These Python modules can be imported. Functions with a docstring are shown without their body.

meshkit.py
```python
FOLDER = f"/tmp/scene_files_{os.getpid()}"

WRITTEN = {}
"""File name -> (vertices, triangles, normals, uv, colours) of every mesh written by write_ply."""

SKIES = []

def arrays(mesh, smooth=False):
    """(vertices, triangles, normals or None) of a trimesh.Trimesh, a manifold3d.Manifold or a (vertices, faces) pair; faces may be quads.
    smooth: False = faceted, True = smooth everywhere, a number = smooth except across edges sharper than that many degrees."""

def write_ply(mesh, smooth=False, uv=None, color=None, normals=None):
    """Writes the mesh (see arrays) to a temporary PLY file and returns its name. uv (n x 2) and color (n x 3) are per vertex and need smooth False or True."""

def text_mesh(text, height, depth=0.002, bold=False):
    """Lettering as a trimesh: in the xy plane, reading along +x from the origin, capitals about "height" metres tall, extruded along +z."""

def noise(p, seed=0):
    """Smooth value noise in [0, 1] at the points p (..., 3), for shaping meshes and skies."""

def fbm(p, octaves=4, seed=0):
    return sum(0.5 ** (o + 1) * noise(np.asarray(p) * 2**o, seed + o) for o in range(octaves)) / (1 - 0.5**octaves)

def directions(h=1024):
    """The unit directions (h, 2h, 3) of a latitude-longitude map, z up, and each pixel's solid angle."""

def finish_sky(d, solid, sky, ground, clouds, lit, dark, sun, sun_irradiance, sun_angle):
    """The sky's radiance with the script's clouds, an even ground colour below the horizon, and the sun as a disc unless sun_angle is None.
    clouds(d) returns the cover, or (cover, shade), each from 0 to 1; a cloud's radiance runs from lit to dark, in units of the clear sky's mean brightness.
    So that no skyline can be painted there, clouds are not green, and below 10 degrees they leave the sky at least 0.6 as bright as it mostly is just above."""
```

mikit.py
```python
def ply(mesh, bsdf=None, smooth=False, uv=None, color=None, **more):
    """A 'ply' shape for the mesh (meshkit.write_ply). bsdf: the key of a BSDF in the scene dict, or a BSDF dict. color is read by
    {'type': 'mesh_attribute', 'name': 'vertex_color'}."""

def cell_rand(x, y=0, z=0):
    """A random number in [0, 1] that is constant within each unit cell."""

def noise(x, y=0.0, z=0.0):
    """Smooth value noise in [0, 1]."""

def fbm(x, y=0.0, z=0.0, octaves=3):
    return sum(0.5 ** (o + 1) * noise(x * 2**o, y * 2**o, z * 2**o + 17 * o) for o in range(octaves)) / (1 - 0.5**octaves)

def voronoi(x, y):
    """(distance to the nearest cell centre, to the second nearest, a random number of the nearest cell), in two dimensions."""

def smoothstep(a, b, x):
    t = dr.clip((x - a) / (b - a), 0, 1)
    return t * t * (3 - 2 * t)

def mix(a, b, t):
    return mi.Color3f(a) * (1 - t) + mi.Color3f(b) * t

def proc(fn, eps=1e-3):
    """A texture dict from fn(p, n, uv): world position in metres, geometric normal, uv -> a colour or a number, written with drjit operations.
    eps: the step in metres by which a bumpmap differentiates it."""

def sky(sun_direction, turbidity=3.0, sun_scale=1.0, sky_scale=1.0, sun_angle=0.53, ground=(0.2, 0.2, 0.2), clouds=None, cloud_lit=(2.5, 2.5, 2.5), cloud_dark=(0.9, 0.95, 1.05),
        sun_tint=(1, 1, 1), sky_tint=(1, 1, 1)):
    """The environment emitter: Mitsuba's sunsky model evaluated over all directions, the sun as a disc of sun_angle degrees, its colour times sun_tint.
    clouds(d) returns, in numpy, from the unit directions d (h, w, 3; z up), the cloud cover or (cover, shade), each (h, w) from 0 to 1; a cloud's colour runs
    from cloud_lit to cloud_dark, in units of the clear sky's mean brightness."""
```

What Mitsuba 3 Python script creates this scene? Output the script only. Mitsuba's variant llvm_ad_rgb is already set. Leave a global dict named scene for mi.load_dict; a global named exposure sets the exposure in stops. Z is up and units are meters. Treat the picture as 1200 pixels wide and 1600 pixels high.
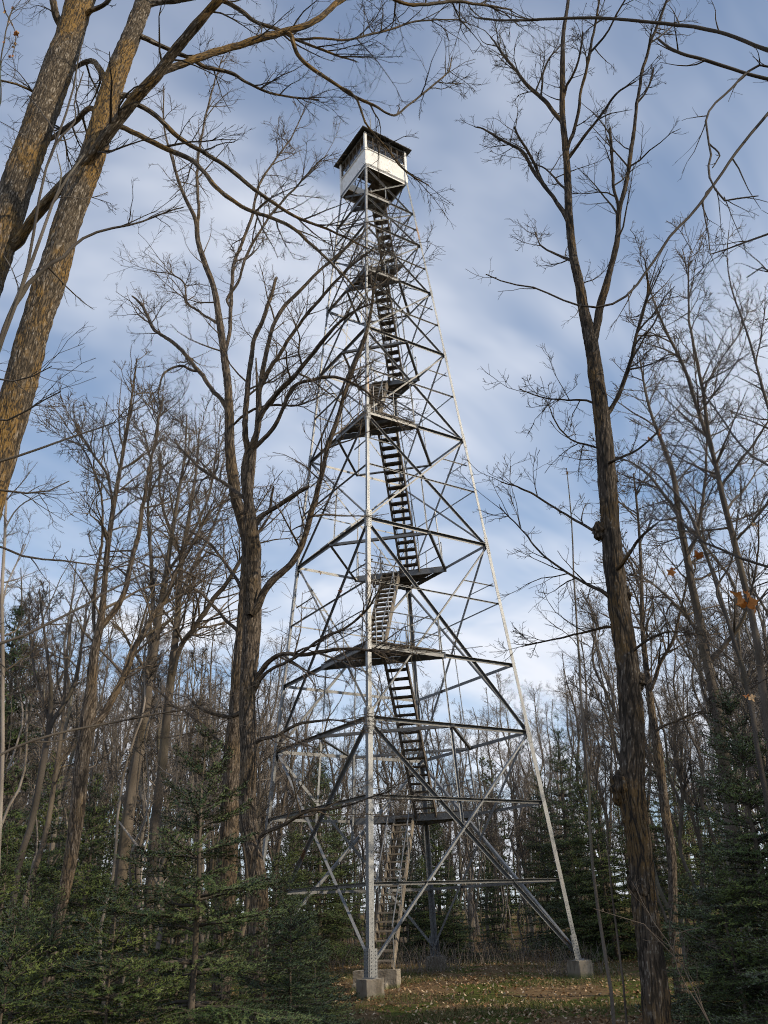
import math
import numpy as np, trimesh, drjit as dr, mitsuba as mi, mikit, meshkit
from shapely.geometry import Polygon

# ------------------------------------------------------------------ camera, sky, exposure
scene, labels = {}, {}
IW, IH, FPX = 1200.0, 1600.0, 1317.0            # measures of the photograph, focal length in its pixels
PITCH, ROLL, EYE = 0.4427, -0.0424, np.array([0.0, 0.0, 1.817])
_f = np.array([0, math.cos(PITCH), math.sin(PITCH)])
_r0, _d0 = np.array([1.0, 0, 0]), np.array([0, math.sin(PITCH), -math.cos(PITCH)])
CI = math.cos(ROLL) * _r0 - math.sin(ROLL) * _d0     # image right
CJ = math.sin(ROLL) * _r0 + math.cos(ROLL) * _d0     # image down
scene['camera'] = {'type': 'perspective', 'fov': math.degrees(2 * math.atan(IW / 2 / FPX)), 'fov_axis': 'x', 'near_clip': 0.05, 'far_clip': 900.0,
                   'to_world': mi.ScalarTransform4f().look_at(origin=EYE.tolist(), target=(EYE + _f).tolist(), up=(-CJ).tolist())}
SUN_AZ, SUN_EL = math.radians(64), math.radians(28)   # azimuth: right of straight behind the camera
SUN = [math.cos(SUN_EL) * math.sin(SUN_AZ), -math.cos(SUN_EL) * math.cos(SUN_AZ), math.sin(SUN_EL)]


def clouds(d):
    p = d[..., :2] / (np.maximum(d[..., 2:3], 0.0) + 0.22)
    a = math.radians(38)
    q = np.stack([p[..., 0] * math.cos(a) + p[..., 1] * math.sin(a), -p[..., 0] * math.sin(a) + p[..., 1] * math.cos(a), p[..., 0] * 0], -1)
    warp = meshkit.fbm(q * 1.3 + 3.1, 3, 5) - .5
    streak = meshkit.fbm(q * np.array([1.3, 3.6, 1]) + warp[..., None] * np.array([1.2, 2.4, 0]) + 11.3, 5, 2)
    fibre = meshkit.fbm(q * np.array([6.0, 19.0, 1]) + warp[..., None] * np.array([6, 11, 0]) + 3.3, 4, 21)
    puff = meshkit.fbm(q * np.array([2.0, 2.8, 1]) + 5.7 + warp[..., None], 5, 9)
    low = np.clip(1.15 - d[..., 2] * 1.3, 0, 1)
    s = lambda lo, hi, x: np.clip((x - lo) / (hi - lo), 0, 1) ** 2 * (3 - 2 * np.clip((x - lo) / (hi - lo), 0, 1))
    m = s(.34, .70, streak * .40 + puff * .48 + fibre * .12 + .16 * (low - .40))
    c = .08 + .68 * m + .42 * low * s(.40, .66, puff * .85 + fibre * .15)
    return np.clip(c, 0, .95), np.clip(.45 * s(.5, .8, puff) * low, 0, 1)


scene['sky'] = mikit.sky(SUN, turbidity=3.0, sun_scale=1.0, sky_scale=1.9, ground=(.12, .10, .07), clouds=clouds, cloud_lit=(2.35, 2.42, 2.6), cloud_dark=(1.7, 1.78, 1.98), sky_tint=(.90, .98, 1.06), sun_tint=(.94, 1.0, 1.10))
exposure = 1.5

# ------------------------------------------------------------------ materials
N3 = mikit.noise


def two(b): return {'type': 'twosided', 'bsdf': b}
def rgb(c): return {'type': 'rgb', 'value': list(c)}


def bark(dark, mid, light, lichen, lichen_amount, fu=34.0, fv=5.0, far=False):
    def fn(p, n, uv):
        u, v = uv.x, uv.y
        if far:
            g = N3(p.x * 7, p.y * 7, p.z * 2.2)
            c = mikit.mix(dark, light, g)
            return mikit.mix(c, lichen, lichen_amount * mikit.smoothstep(.5, .8, N3(p.x * 2.1 + 9, p.y * 2.1, p.z * 1.1)))
        w = N3(u * 6, v * 3, 4.0) * .8
        g = mikit.fbm(u * fu + w, v * fv, 2.0, 3)
        ridge = dr.abs(g - .5) * 2
        c = mikit.mix(dark, mid, mikit.smoothstep(.02, .30, ridge))
        fleck = mikit.smoothstep(.60, .78, N3(u * 90, v * 34, 7.0)) * mikit.smoothstep(.15, .4, ridge)
        c = mikit.mix(c, light, fleck * .8)
        l = mikit.smoothstep(.44, .66, mikit.fbm(p.x * 2.6, p.y * 2.6 + 4, p.z * 1.5, 3) + .16 * (N3(u * 40, v * 22, 1.0) - .5))
        l = l * mikit.smoothstep(.05, .25, ridge) * lichen_amount
        return mikit.mix(c, lichen, l)
    return fn


def barkbump(fu=34.0, fv=5.0):
    def fn(p, n, uv):
        w = N3(uv.x * 6, uv.y * 3, 4.0) * .8
        return dr.abs(mikit.fbm(uv.x * fu + w, uv.y * fv, 2.0, 3) - .5) * 2 + .25 * N3(uv.x * 90, uv.y * 34, 7.0)
    return fn


def add_bark(key, cols, bump=True, **k):
    b = {'type': 'principled', 'base_color': mikit.proc(bark(*cols, **k)), 'roughness': .85, 'specular': .25}
    if bump:
        b = {'type': 'bumpmap', 'arbitrary': mikit.proc(barkbump(k.get('fu', 34.0), k.get('fv', 5.0)), eps=2e-3), 'scale': .012, 'bsdf': b}
    scene[key] = two(b)


add_bark('bark_lichen', ((.030, .024, .018), (.115, .094, .070), (.34, .31, .27), (.235, .135, .026), .68), fu=62.0, fv=9.0)
add_bark('bark_rough', ((.015, .0125, .010), (.055, .044, .035), (.15, .135, .115), (.12, .070, .016), .5), fu=34.0, fv=5)
add_bark('bark_maple', ((.026, .021, .017), (.105, .085, .067), (.24, .21, .18), (.15, .095, .032), .35), fu=38.0, fv=6.0)
add_bark('bark_brown', ((.044, .036, .029), (.04, .03, .02), (.155, .132, .110), (.115, .092, .045), .3), bump=False, far=True)
add_bark('bark_grey', ((.07, .06, .052), (.1, .08, .06), (.20, .18, .16), (.14, .14, .09), .35), bump=False, far=True)
add_bark('bark_pale', ((0.165, 0.143, 0.124), (0.150, 0.150, 0.150), (0.338, 0.307, 0.277), (0.120, 0.098, 0.075), .6), bump=False, far=True)
add_bark('twig', ((.042, .036, .032), (.04, .03, .02), (.105, .093, .082), (.075, .066, .042), .4), bump=False, far=True)
add_bark('twig_tan', ((.062, .050, .041), (.04, .03, .02), (.175, .145, .118), (.12, .095, .05), .4), bump=False, far=True)
add_bark('twig_pale', ((.12, .103, .09), (.04, .03, .02), (.25, .22, .195), (.12, .10, .07), .4), bump=False, far=True)


def needles(c1, c2):
    def fn(p, n, uv):
        return mikit.mix(c1, c2, mikit.smoothstep(.3, .75, N3(p.x * 3.1, p.y * 3.1, p.z * 3.1) * .6 + N3(p.x * 37, p.y * 37, p.z * 37) * .4))
    return two({'type': 'principled', 'base_color': mikit.proc(fn), 'roughness': .55, 'specular': .35})


scene['fir_needles'] = needles((.024, .046, .013), (.110, .146, .034))
scene['spruce_needles'] = needles((.024, .046, .014), (.096, .132, .042))


def steel(p, n, uv):
    a = mikit.fbm(p.x * 3.1, p.y * 3.1, p.z * 1.4, 3)
    b = N3(p.x * 46, p.y * 46, p.z * 31)
    c = mikit.mix((.14, .152, .17), (.25, .265, .285), a * .93 + b * .07)
    return mikit.mix(c, (.26, .15, .08), .75 * mikit.smoothstep(.70, .82, mikit.fbm(p.x * 2.2 + 40, p.y * 2.2, p.z * .55, 3)))


scene['galvanised_steel'] = two({'type': 'principled', 'base_color': mikit.proc(steel), 'metallic': .45, 'roughness': .5, 'specular': .5})
scene['shaded_steel'] = two({'type': 'principled', 'base_color': mikit.proc(lambda p, n, uv: mikit.mix((.085, .088, .092), (.21, .22, .235), mikit.fbm(p.x * 3.3, p.y * 3.3, p.z * 2.1, 3) * .75 + .25 * N3(p.x * 40, p.y * 40, p.z * 40))), 'metallic': .4, 'roughness': .5, 'specular': .5})  # darker copy of the steel: shade of the undersides put into the colour
scene['old_and_shaded_wood'] = two({'type': 'principled', 'base_color': mikit.proc(lambda p, n, uv: mikit.mix((.055, .046, .038), (.15, .13, .11), mikit.fbm(p.x * 9, p.y * 9, p.z * 9, 3))), 'roughness': .9, 'specular': .2})  # old boards; also the flights seen from below, their shade put into the colour
scene['lit_tread_wood'] = two({'type': 'principled', 'base_color': mikit.proc(lambda p, n, uv: mikit.mix((.10, .085, .07), (.27, .24, .20), mikit.fbm(p.x * 11, p.y * 11, p.z * 5, 3))), 'roughness': .85, 'specular': .2})  # lighter copy of the stair wood, for the flights lit from the front


def white_paint(p, n, uv):
    g = mikit.fbm(p.x * 2.3, p.y * 2.3, p.z * 1.1, 4)
    s = mikit.smoothstep(.62, .80, N3(p.x * 17, p.y * 17, p.z * 6) * .5 + g * .6)
    c = mikit.mix((.66, .665, .67), (.76, .765, .77), g)
    return mikit.mix(c, (.42, .40, .37), s * .35)


scene['white_metal'] = two({'type': 'principled', 'base_color': mikit.proc(white_paint), 'roughness': .5, 'specular': .4})
scene['roof_metal'] = two({'type': 'principled', 'base_color': mikit.proc(lambda p, n, uv: mikit.mix((.03, .029, .028), (.07, .068, .065), mikit.fbm(p.x * 4, p.y * 4, p.z * 4, 3))), 'roughness': .7})
scene['window_glass'] = {'type': 'thindielectric', 'int_ior': 1.3}


def concrete(p, n, uv):
    g = mikit.fbm(p.x * 5, p.y * 5, p.z * 5, 4)
    c = mikit.mix((.15, .135, .115), (.30, .275, .24), g)
    st = mikit.smoothstep(.52, .70, mikit.fbm(p.x * 11, p.y * 11, p.z * 2.2 + 3, 3))
    c = mikit.mix(c, (.12, .105, .085), st * .8)
    return mikit.mix(c, (.10, .12, .05), .8 * mikit.smoothstep(.16, .02, p.z + .10 * (g - .5)))


scene['concrete'] = two({'type': 'bumpmap', 'arbitrary': mikit.proc(lambda p, n, uv: mikit.fbm(p.x * 24, p.y * 24, p.z * 24, 3), eps=2e-3), 'scale': .02,
                         'bsdf': {'type': 'principled', 'base_color': mikit.proc(concrete), 'roughness': .92, 'specular': .2}})


def soil(p, n, uv):
    g = mikit.fbm(p.x * .55 + 3, p.y * .55, 0, 3)
    f = mikit.fbm(p.x * 9, p.y * 9, 0, 3)
    leaf = mikit.mix((.085, .058, .034), (.25, .175, .10), f)
    grass = mikit.mix((.05, .06, .018), (.12, .135, .042), f)
    return mikit.mix(leaf, grass, mikit.smoothstep(.54, .68, g + .22 * (f - .5)))


scene['forest_floor'] = two({'type': 'diffuse', 'reflectance': mikit.proc(soil)})
scene['vertex_paint'] = two({'type': 'principled', 'base_color': {'type': 'mesh_attribute', 'name': 'vertex_color'}, 'roughness': .7, 'specular': .25})

# ------------------------------------------------------------------ helpers
UP = np.array([0, 0, 1.0])


def unit(v): return v / np.maximum(np.linalg.norm(v, axis=-1, keepdims=True), 1e-12)


def lab(key, label=None, cat=None, group=None, kind=None):
    labels[key] = {a: b for a, b in (('label', label), ('category', cat), ('group', group), ('kind', kind)) if b}


COUNT = {}


def fresh(key):
    n = COUNT.get(key, 0)
    COUNT[key] = n + 1
    return key if n == 0 else f'{key}_{n:03d}'


def put(key, mesh, mat, smooth=False, **k):
    key = fresh(key)
    scene[key] = mikit.ply(mesh, mat, smooth, **k)
    return key


def ray(px, py):
    return _f + CI * (px - IW / 2) / FPX + CJ * (py - IH / 2) / FPX


def at(px, py, Y):
    d = ray(px, py)
    return EYE + d * (Y / d[1])


def axis_depth(P): return (P - EYE) @ _f


def tubes(P, R, sides=5, cap=False, start_uv=0.0):
    """Many tubes of equal length in points: P (n,k,3), R (n,k) -> vertices, triangles, uv (metres round, metres along)."""
    P, R = np.asarray(P, float), np.asarray(R, float)
    n, k = R.shape
    t = np.empty_like(P)
    t[:, 1:-1] = P[:, 2:] - P[:, :-2]
    t[:, 0], t[:, -1] = P[:, 1] - P[:, 0], P[:, -1] - P[:, -2]
    t = unit(t)
    main = unit(P[:, -1] - P[:, 0])
    ref = np.where(np.abs(main[:, 2:3]) < .8, [[0, 0, 1.0]], [[1.0, 0.13, 0]])
    a = unit(np.cross(t, ref[:, None]))
    b = np.cross(t, a)
    ang = np.arange(sides) * 2 * np.pi / sides
    V = P[:, :, None] + R[:, :, None, None] * (np.cos(ang)[None, None, :, None] * a[:, :, None] + np.sin(ang)[None, None, :, None] * b[:, :, None])
    s = np.concatenate([np.zeros((n, 1)), np.cumsum(np.linalg.norm(np.diff(P, axis=1), axis=2), 1)], 1)
    uv = np.stack([np.broadcast_to(ang * .16, (n, k, sides)), np.broadcast_to(s[:, :, None], (n, k, sides))], -1)
    i, j = np.meshgrid(np.arange(k - 1), np.arange(sides), indexing='ij')
    q = np.stack([i * sides + j, i * sides + (j + 1) % sides, (i + 1) * sides + (j + 1) % sides, (i + 1) * sides + j], -1).reshape(-1, 4)
    tri = np.vstack([q[:, [0, 1, 2]], q[:, [0, 2, 3]]])
    F = (tri[None] + (np.arange(n) * k * sides)[:, None, None]).reshape(-1, 3)
    return V.reshape(-1, 3), F, uv.reshape(-1, 2)


def join(parts):
    V, F, U, o = [], [], [], 0
    for v, f, u in parts:
        V.append(v); F.append(f + o); U.append(u); o += len(v)
    return np.vstack(V), np.vstack(F), np.vstack(U)


def curve(P, R, k, rng=None, wig=0.0):
    """A polyline resampled smoothly (Catmull-Rom) to k points, with a little waviness."""
    P, R = np.asarray(P, float), np.asarray(R, float)
    if len(P) == 2:
        P, R = np.array([P[0], P.mean(0), P[1]]), np.array([R[0], R.mean(), R[1]])
    s = np.concatenate([[0], np.cumsum(np.linalg.norm(np.diff(P, axis=0), axis=1))])
    x = np.linspace(0, s[-1], k)
    m = np.gradient(P, s, axis=0)
    i = np.clip(np.searchsorted(s, x, 'right') - 1, 0, len(s) - 2)
    h = (s[i + 1] - s[i])[:, None]
    t = ((x - s[i])[:, None]) / h
    Q = (2 * t**3 - 3 * t**2 + 1) * P[i] + (t**3 - 2 * t**2 + t) * h * m[i] + (-2 * t**3 + 3 * t**2) * P[i + 1] + (t**3 - t**2) * h * m[i + 1]
    if rng is not None and wig:
        w = rng.normal(0, 1, (k, 3))
        w = (w + np.roll(w, 1, 0) + np.roll(w, -1, 0)) / 3
        w[0] = 0
        Q = Q + w * wig
    return Q, np.interp(x, s, R)


def grow(P, R, count, rng, t0=.15, t1=1.0, ang=(35, 70), length=lambda Lp, t: Lp * .45 * (1.15 - t), rmax=.62, tip=.25, k=5, up=.05, wig=.16, rmin=.002, flat=0.0):
    """Side branches of the branches P (n,k,3), R (n,k); count per parent. -> P, R of the children."""
    n, k0 = R.shape
    idx = np.repeat(np.arange(n), count)
    m = len(idx)
    if m == 0:
        return np.zeros((0, k, 3)), np.zeros((0, k))
    t = rng.uniform(t0, t1, m)
    f = np.clip(t * (k0 - 1), 0, k0 - 1.001)
    i = f.astype(int); w = (f - i)[:, None]
    base = P[idx, i] * (1 - w) + P[idx, i + 1] * w
    tan = unit(P[idx, i + 1] - P[idx, i])
    rb = R[idx, i] * (1 - w[:, 0]) + R[idx, i + 1] * w[:, 0]
    Lp = np.linalg.norm(np.diff(P, axis=1), axis=2).sum(1)[idx]
    rnd = rng.normal(0, 1, (m, 3))
    rnd[:, 2] *= 1 - flat
    perp = unit(rnd - (rnd * tan).sum(1)[:, None] * tan)
    a = np.radians(rng.uniform(*ang, m))[:, None]
    d = unit(np.cos(a) * tan + np.sin(a) * perp)
    L = length(Lp, t) * rng.uniform(.55, 1.25, m)
    r0 = np.maximum(np.minimum(rb * rmax, .014 * L + .002), rmin)
    C = np.empty((m, k, 3)); C[:, 0] = base
    for j in range(1, k):
        d = unit(d + up * UP + rng.normal(0, wig, (m, 3)))
        C[:, j] = C[:, j - 1] + d * (L / (k - 1))[:, None]
    return C, np.maximum(r0[:, None] * np.linspace(1, tip, k)[None], rmin * .7)


def pack(levels, sides):
    return join([tubes(P, R, s) for (P, R), s in zip(levels, sides) if len(P)])


# ------------------------------------------------------------------ ground
gx = np.concatenate([-np.geomspace(400, 30, 14), np.linspace(-24, 24, 97), np.geomspace(30, 400, 14)])
gy = np.concatenate([-np.geomspace(200, 10, 10), np.linspace(-5, 55, 121), np.geomspace(60, 600, 14)])
GX, GY = np.meshgrid(gx, gy)


def ground_z(x, y):
    p = np.stack([np.asarray(x, float) * .35, np.asarray(y, float) * .35, np.zeros(np.shape(x))], -1)
    far = np.clip((np.hypot(x, np.asarray(y) - 15) - 30) / 40, 0, 1)
    return (meshkit.fbm(p, 3, 3) - .5) * .22 + far * 1.2 * (meshkit.noise(p * .15, 8) - .3)


GV = np.stack([GX, GY, ground_z(GX, GY)], -1).reshape(-1, 3)
ni, nj = GX.shape
ii, jj = np.meshgrid(np.arange(ni - 1), np.arange(nj - 1), indexing='ij')
GQ = np.stack([ii * nj + jj, ii * nj + jj + 1, (ii + 1) * nj + jj + 1, (ii + 1) * nj + jj], -1).reshape(-1, 4)
put('ground', (GV, GQ), 'forest_floor', True)
lab('ground', kind='structure')

rng = np.random.default_rng(4)


def flat_leaves(x, y, z, size, rng, cols, lift=.5):
    """Curled fallen leaves: a lobed six-cornered fan each."""
    n = len(x)
    ang = np.arange(6) * np.pi / 3
    rad = np.array([1.0, .62, .9, .55, .9, .62])
    loc = np.stack([np.cos(ang) * rad, np.sin(ang) * rad * .8, .28 * (np.cos(ang * 2) * .5 + .5) * np.array([1, 1, -.3, 1, -.3, 1])], -1)
    loc = np.vstack([[[0, 0, 0]], loc])
    M = trimesh.transformations
    yaw, tx, ty = rng.uniform(0, 2 * np.pi, n), rng.normal(0, lift, n), rng.normal(0, lift, n)
    cz, sz = np.cos(yaw), np.sin(yaw)
    L = loc[None] * size[:, None, None]
    X, Y_, Z = L[..., 0] * cz[:, None] - L[..., 1] * sz[:, None], L[..., 0] * sz[:, None] + L[..., 1] * cz[:, None], L[..., 2]
    Z = Z + X * np.sin(tx)[:, None] + Y_ * np.sin(ty)[:, None]
    V = np.stack([X + np.asarray(x)[:, None], Y_ + np.asarray(y)[:, None], Z + np.asarray(z)[:, None]], -1).reshape(-1, 3)
    tri = np.array([[0, i + 1, (i + 1) % 6 + 1] for i in range(6)])
    F = (tri[None] + (np.arange(n) * 7)[:, None, None]).reshape(-1, 3)
    c = np.asarray(cols)[rng.integers(0, len(cols), n)] * rng.uniform(.7, 1.25, (n, 1))
    return (V, F), np.repeat(c, 7, 0)


LEAF_COLS = [(.27, .165, .08), (.36, .24, .13), (.20, .115, .06), (.52, .41, .28), (.11, .065, .035), (.22, .12, .055)]
n = 27000
ly = 15.5 + 25 * rng.uniform(0, 1, n) ** 1.2
lx = rng.uniform(-.38, .52, n) * ly * 1.15
lz = ground_z(lx, ly) + rng.uniform(.008, .05, n)
m_, c_ = flat_leaves(lx, ly, lz, rng.uniform(.022, .050, n), rng, LEAF_COLS)
put('fallen_leaves', m_, 'vertex_paint', False, color=c_)
lab('fallen_leaves', 'brown and tan fallen leaves scattered over the clearing', 'leaf litter', kind='stuff')

n = 170000
y_ = 15.5 + 24 * rng.uniform(0, 1, n) ** 1.3
x_ = rng.uniform(-.35, .52, n) * y_ * 1.1
keep = meshkit.fbm(np.stack([x_ * .55 + 3, y_ * .55, x_ * 0], -1), 3, 1) > rng.uniform(.44, .64, n)
x_, y_ = x_[keep], y_[keep]; n = len(x_)
h_, w_ = rng.uniform(.04, .16, n), rng.uniform(.004, .008, n)
yaw, ln = rng.uniform(0, 6.283, n), rng.normal(0, .5, (n, 2))
b_ = np.stack([x_, y_, ground_z(x_, y_) - .01], -1)
sd = np.stack([np.cos(yaw), np.sin(yaw), 0 * yaw], -1) * w_[:, None]
tp = b_ + np.stack([ln[:, 0] * h_, ln[:, 1] * h_, h_], -1)
V = np.stack([b_ - sd, b_ + sd, tp], 1).reshape(-1, 3)
gc = np.where(rng.uniform(0, 1, (n, 1)) < .35, [[.22, .18, .085]], [[.072, .098, .026]]) * rng.uniform(.6, 1.4, (n, 1))
put('grass', (V, np.arange(3 * n).reshape(-1, 3)), 'vertex_paint', False, color=np.repeat(gc, 3, 0))
lab('grass', 'short green and straw coloured grass of the clearing', 'grass', kind='stuff')

# ------------------------------------------------------------------ the tower
T0, PHI = np.array([.1523, 27.2055]), -.1999
DIRS = {'F': np.array([math.sin(PHI), -math.cos(PHI), 0]), 'R': np.array([math.cos(PHI), math.sin(PHI), 0])}
DIRS['B'], DIRS['L'] = -DIRS['F'], -DIRS['R']
HF = 30.29


def rad_at(z): return 4.878 + (1.506 - 4.878) * min(z, HF) / HF
def tw(F, R, z): return np.array([T0[0], T0[1], 0]) + DIRS['F'] * F + DIRS['R'] * R + UP * z
def corner(k, z): return np.array([T0[0], T0[1], z]) + DIRS[k] * rad_at(z)


TW = 'fire_tower'
lab(TW, 'tall galvanised steel fire lookout tower with stairs and a white cab on top', 'lookout tower')


def prism(a, b, poly, e1, e2):
    """The outline poly (n,2) in the axes e1, e2 run from a to b, ends closed."""
    poly = np.asarray(poly, float)
    o = poly[:, :1] * e1 + poly[:, 1:] * e2
    n_ = len(poly)
    V = np.vstack([a + o, b + o])
    F = []
    for i in range(n_):
        j = (i + 1) % n_
        F += [[i, j, n_ + j], [i, n_ + j, n_ + i]]
    _, caps = trimesh.creation.triangulate_polygon(Polygon(poly), engine='earcut')
    pts, _ = trimesh.creation.triangulate_polygon(Polygon(poly), engine='earcut')
    near = np.array([np.argmin(((poly - q) ** 2).sum(1)) for q in pts])
    caps = near[caps]
    F = np.vstack([np.array(F), caps[:, ::-1], caps + n_])
    return V, F


def angle_bar(a, b, w, t, e1, e2):
    ax = unit(b - a)
    e1 = unit(e1 - (e1 @ ax) * ax)
    e2 = unit(e2 - (e2 @ ax) * ax - (e2 @ e1) * e1)
    return prism(a, b, [(0, 0), (w, 0), (w, t), (t, t), (t, w), (0, w)], e1, e2)


def box_bar(a, b, w, h, side=None, up=UP):
    ax = unit(b - a)
    s = unit(np.cross(ax, up)) if side is None else unit(side - (side @ ax) * ax)
    u = np.cross(s, ax)
    return prism(a, b, [(-w / 2, -h / 2), (w / 2, -h / 2), (w / 2, h / 2), (-w / 2, h / 2)], s, u)


def rod(a, b, r, sides=6):
    v, f, u = tubes(np.array([[a, b]]), np.array([[r, r]]), sides)
    n_ = len(v)
    c = np.array([a, b])
    cap = [[n_, (i + 1) % sides, i] for i in range(sides)] + [[n_ + 1, sides + i, sides + (i + 1) % sides] for i in range(sides)]
    return np.vstack([v, c]), np.vstack([f, np.array(cap)])


def merge(ms):
    V, F, o = [], [], 0
    for v, f in ms:
        V.append(v); F.append(np.asarray(f) + o); o += len(v)
    return np.vstack(V), np.vstack(F)


FACES = [('F', 'R'), ('R', 'B'), ('B', 'L'), ('L', 'F')]
LV = [.435, 6.63, 12.96, 17.16, 21.02, 24.08, 26.65, 28.46, 30.29]
bolts = []


def leg_size(z): return np.interp(z, [0, 8, 18, 30], [.165, .13, .095, .07])


# legs in three lengths with splice plates at the joints
for c in 'FRBL':
    nb = {'F': 'RL', 'R': 'FB', 'B': 'RL', 'L': 'FB'}[c]
    e = [unit(DIRS[x] - DIRS[c]) for x in nb]
    ms = []
    cuts = [.43, 6.9, 13.2, 21.3, HF + .02]
    for z0, z1 in zip(cuts[:-1], cuts[1:]):
        w = leg_size((z0 + z1) / 2)
        top = np.array([T0[0], T0[1], z1]) + DIRS[c] * (rad_at(z1) if z1 < HF else rad_at(HF))
        if z1 > HF:
            ms.append(angle_bar(corner(c, z0), corner(c, HF), w, .012, e[0], e[1]))
            ms.append(angle_bar(corner(c, HF), top, w, .012, e[0], e[1]))
        else:
            ms.append(angle_bar(corner(c, z0), corner(c, z1), w, .014, e[0], e[1]))
    lk = put(TW + '__leg', merge(ms), 'galvanised_steel')
    for z in LV[:-1]:
        w = leg_size(z)
        for q in range(2):
            out = -unit(DIRS[nb[1 - q]] - DIRS[c])
            out = unit(out - (out @ e[q]) * e[q])
            hh = .62 if z in (LV[0], 6.63, 12.96, 17.16, 21.02) else .4
            z0 = max(z - hh / 2, .43)
            a, b = corner(c, z0) + out * .006, corner(c, z0 + hh) + out * .006
            ax = unit(b - a)
            s1 = unit(e[q] - (e[q] @ ax) * ax)
            pl = prism(a, b, [(.005, -.001), (w * 1.35, -.001), (w * 1.35, .009), (.005, .009)], s1, out)
            put(lk + '__gusset_plate', pl, 'galvanised_steel')
            for k in range(int(hh / .075)):
                for s in (.35, 1.1):
                    p = a + ax * (.04 + k * .075) + s1 * w * s
                    bolts.append(rod(p + out * .005, p + out * .026, .014, 6))
            for k in range(9):
                p = a + ax * (hh + .05 + k * .1) + s1 * w * .55
                bolts.append(rod(p - out * .004, p + out * .01, .009, 5))
put(TW + '__bolt', merge(bolts), 'galvanised_steel')
lab(TW + '__bolt', 'steel bolt heads at the joints of the legs', kind='stuff')


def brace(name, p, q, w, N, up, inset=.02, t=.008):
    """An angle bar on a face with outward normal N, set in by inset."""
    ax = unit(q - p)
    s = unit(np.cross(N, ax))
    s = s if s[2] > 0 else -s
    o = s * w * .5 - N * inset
    return put(f'{TW}__{name}', angle_bar(p + o, q + o, w, t, -s, N), 'galvanised_steel' if name == 'hanger' or max(p[2], q[2]) < 6.8 and name == 'diagonal_brace' else 'shaded_steel')  # lowest diagonals keep the lighter steel as lit; other braces carry painted shade


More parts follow.
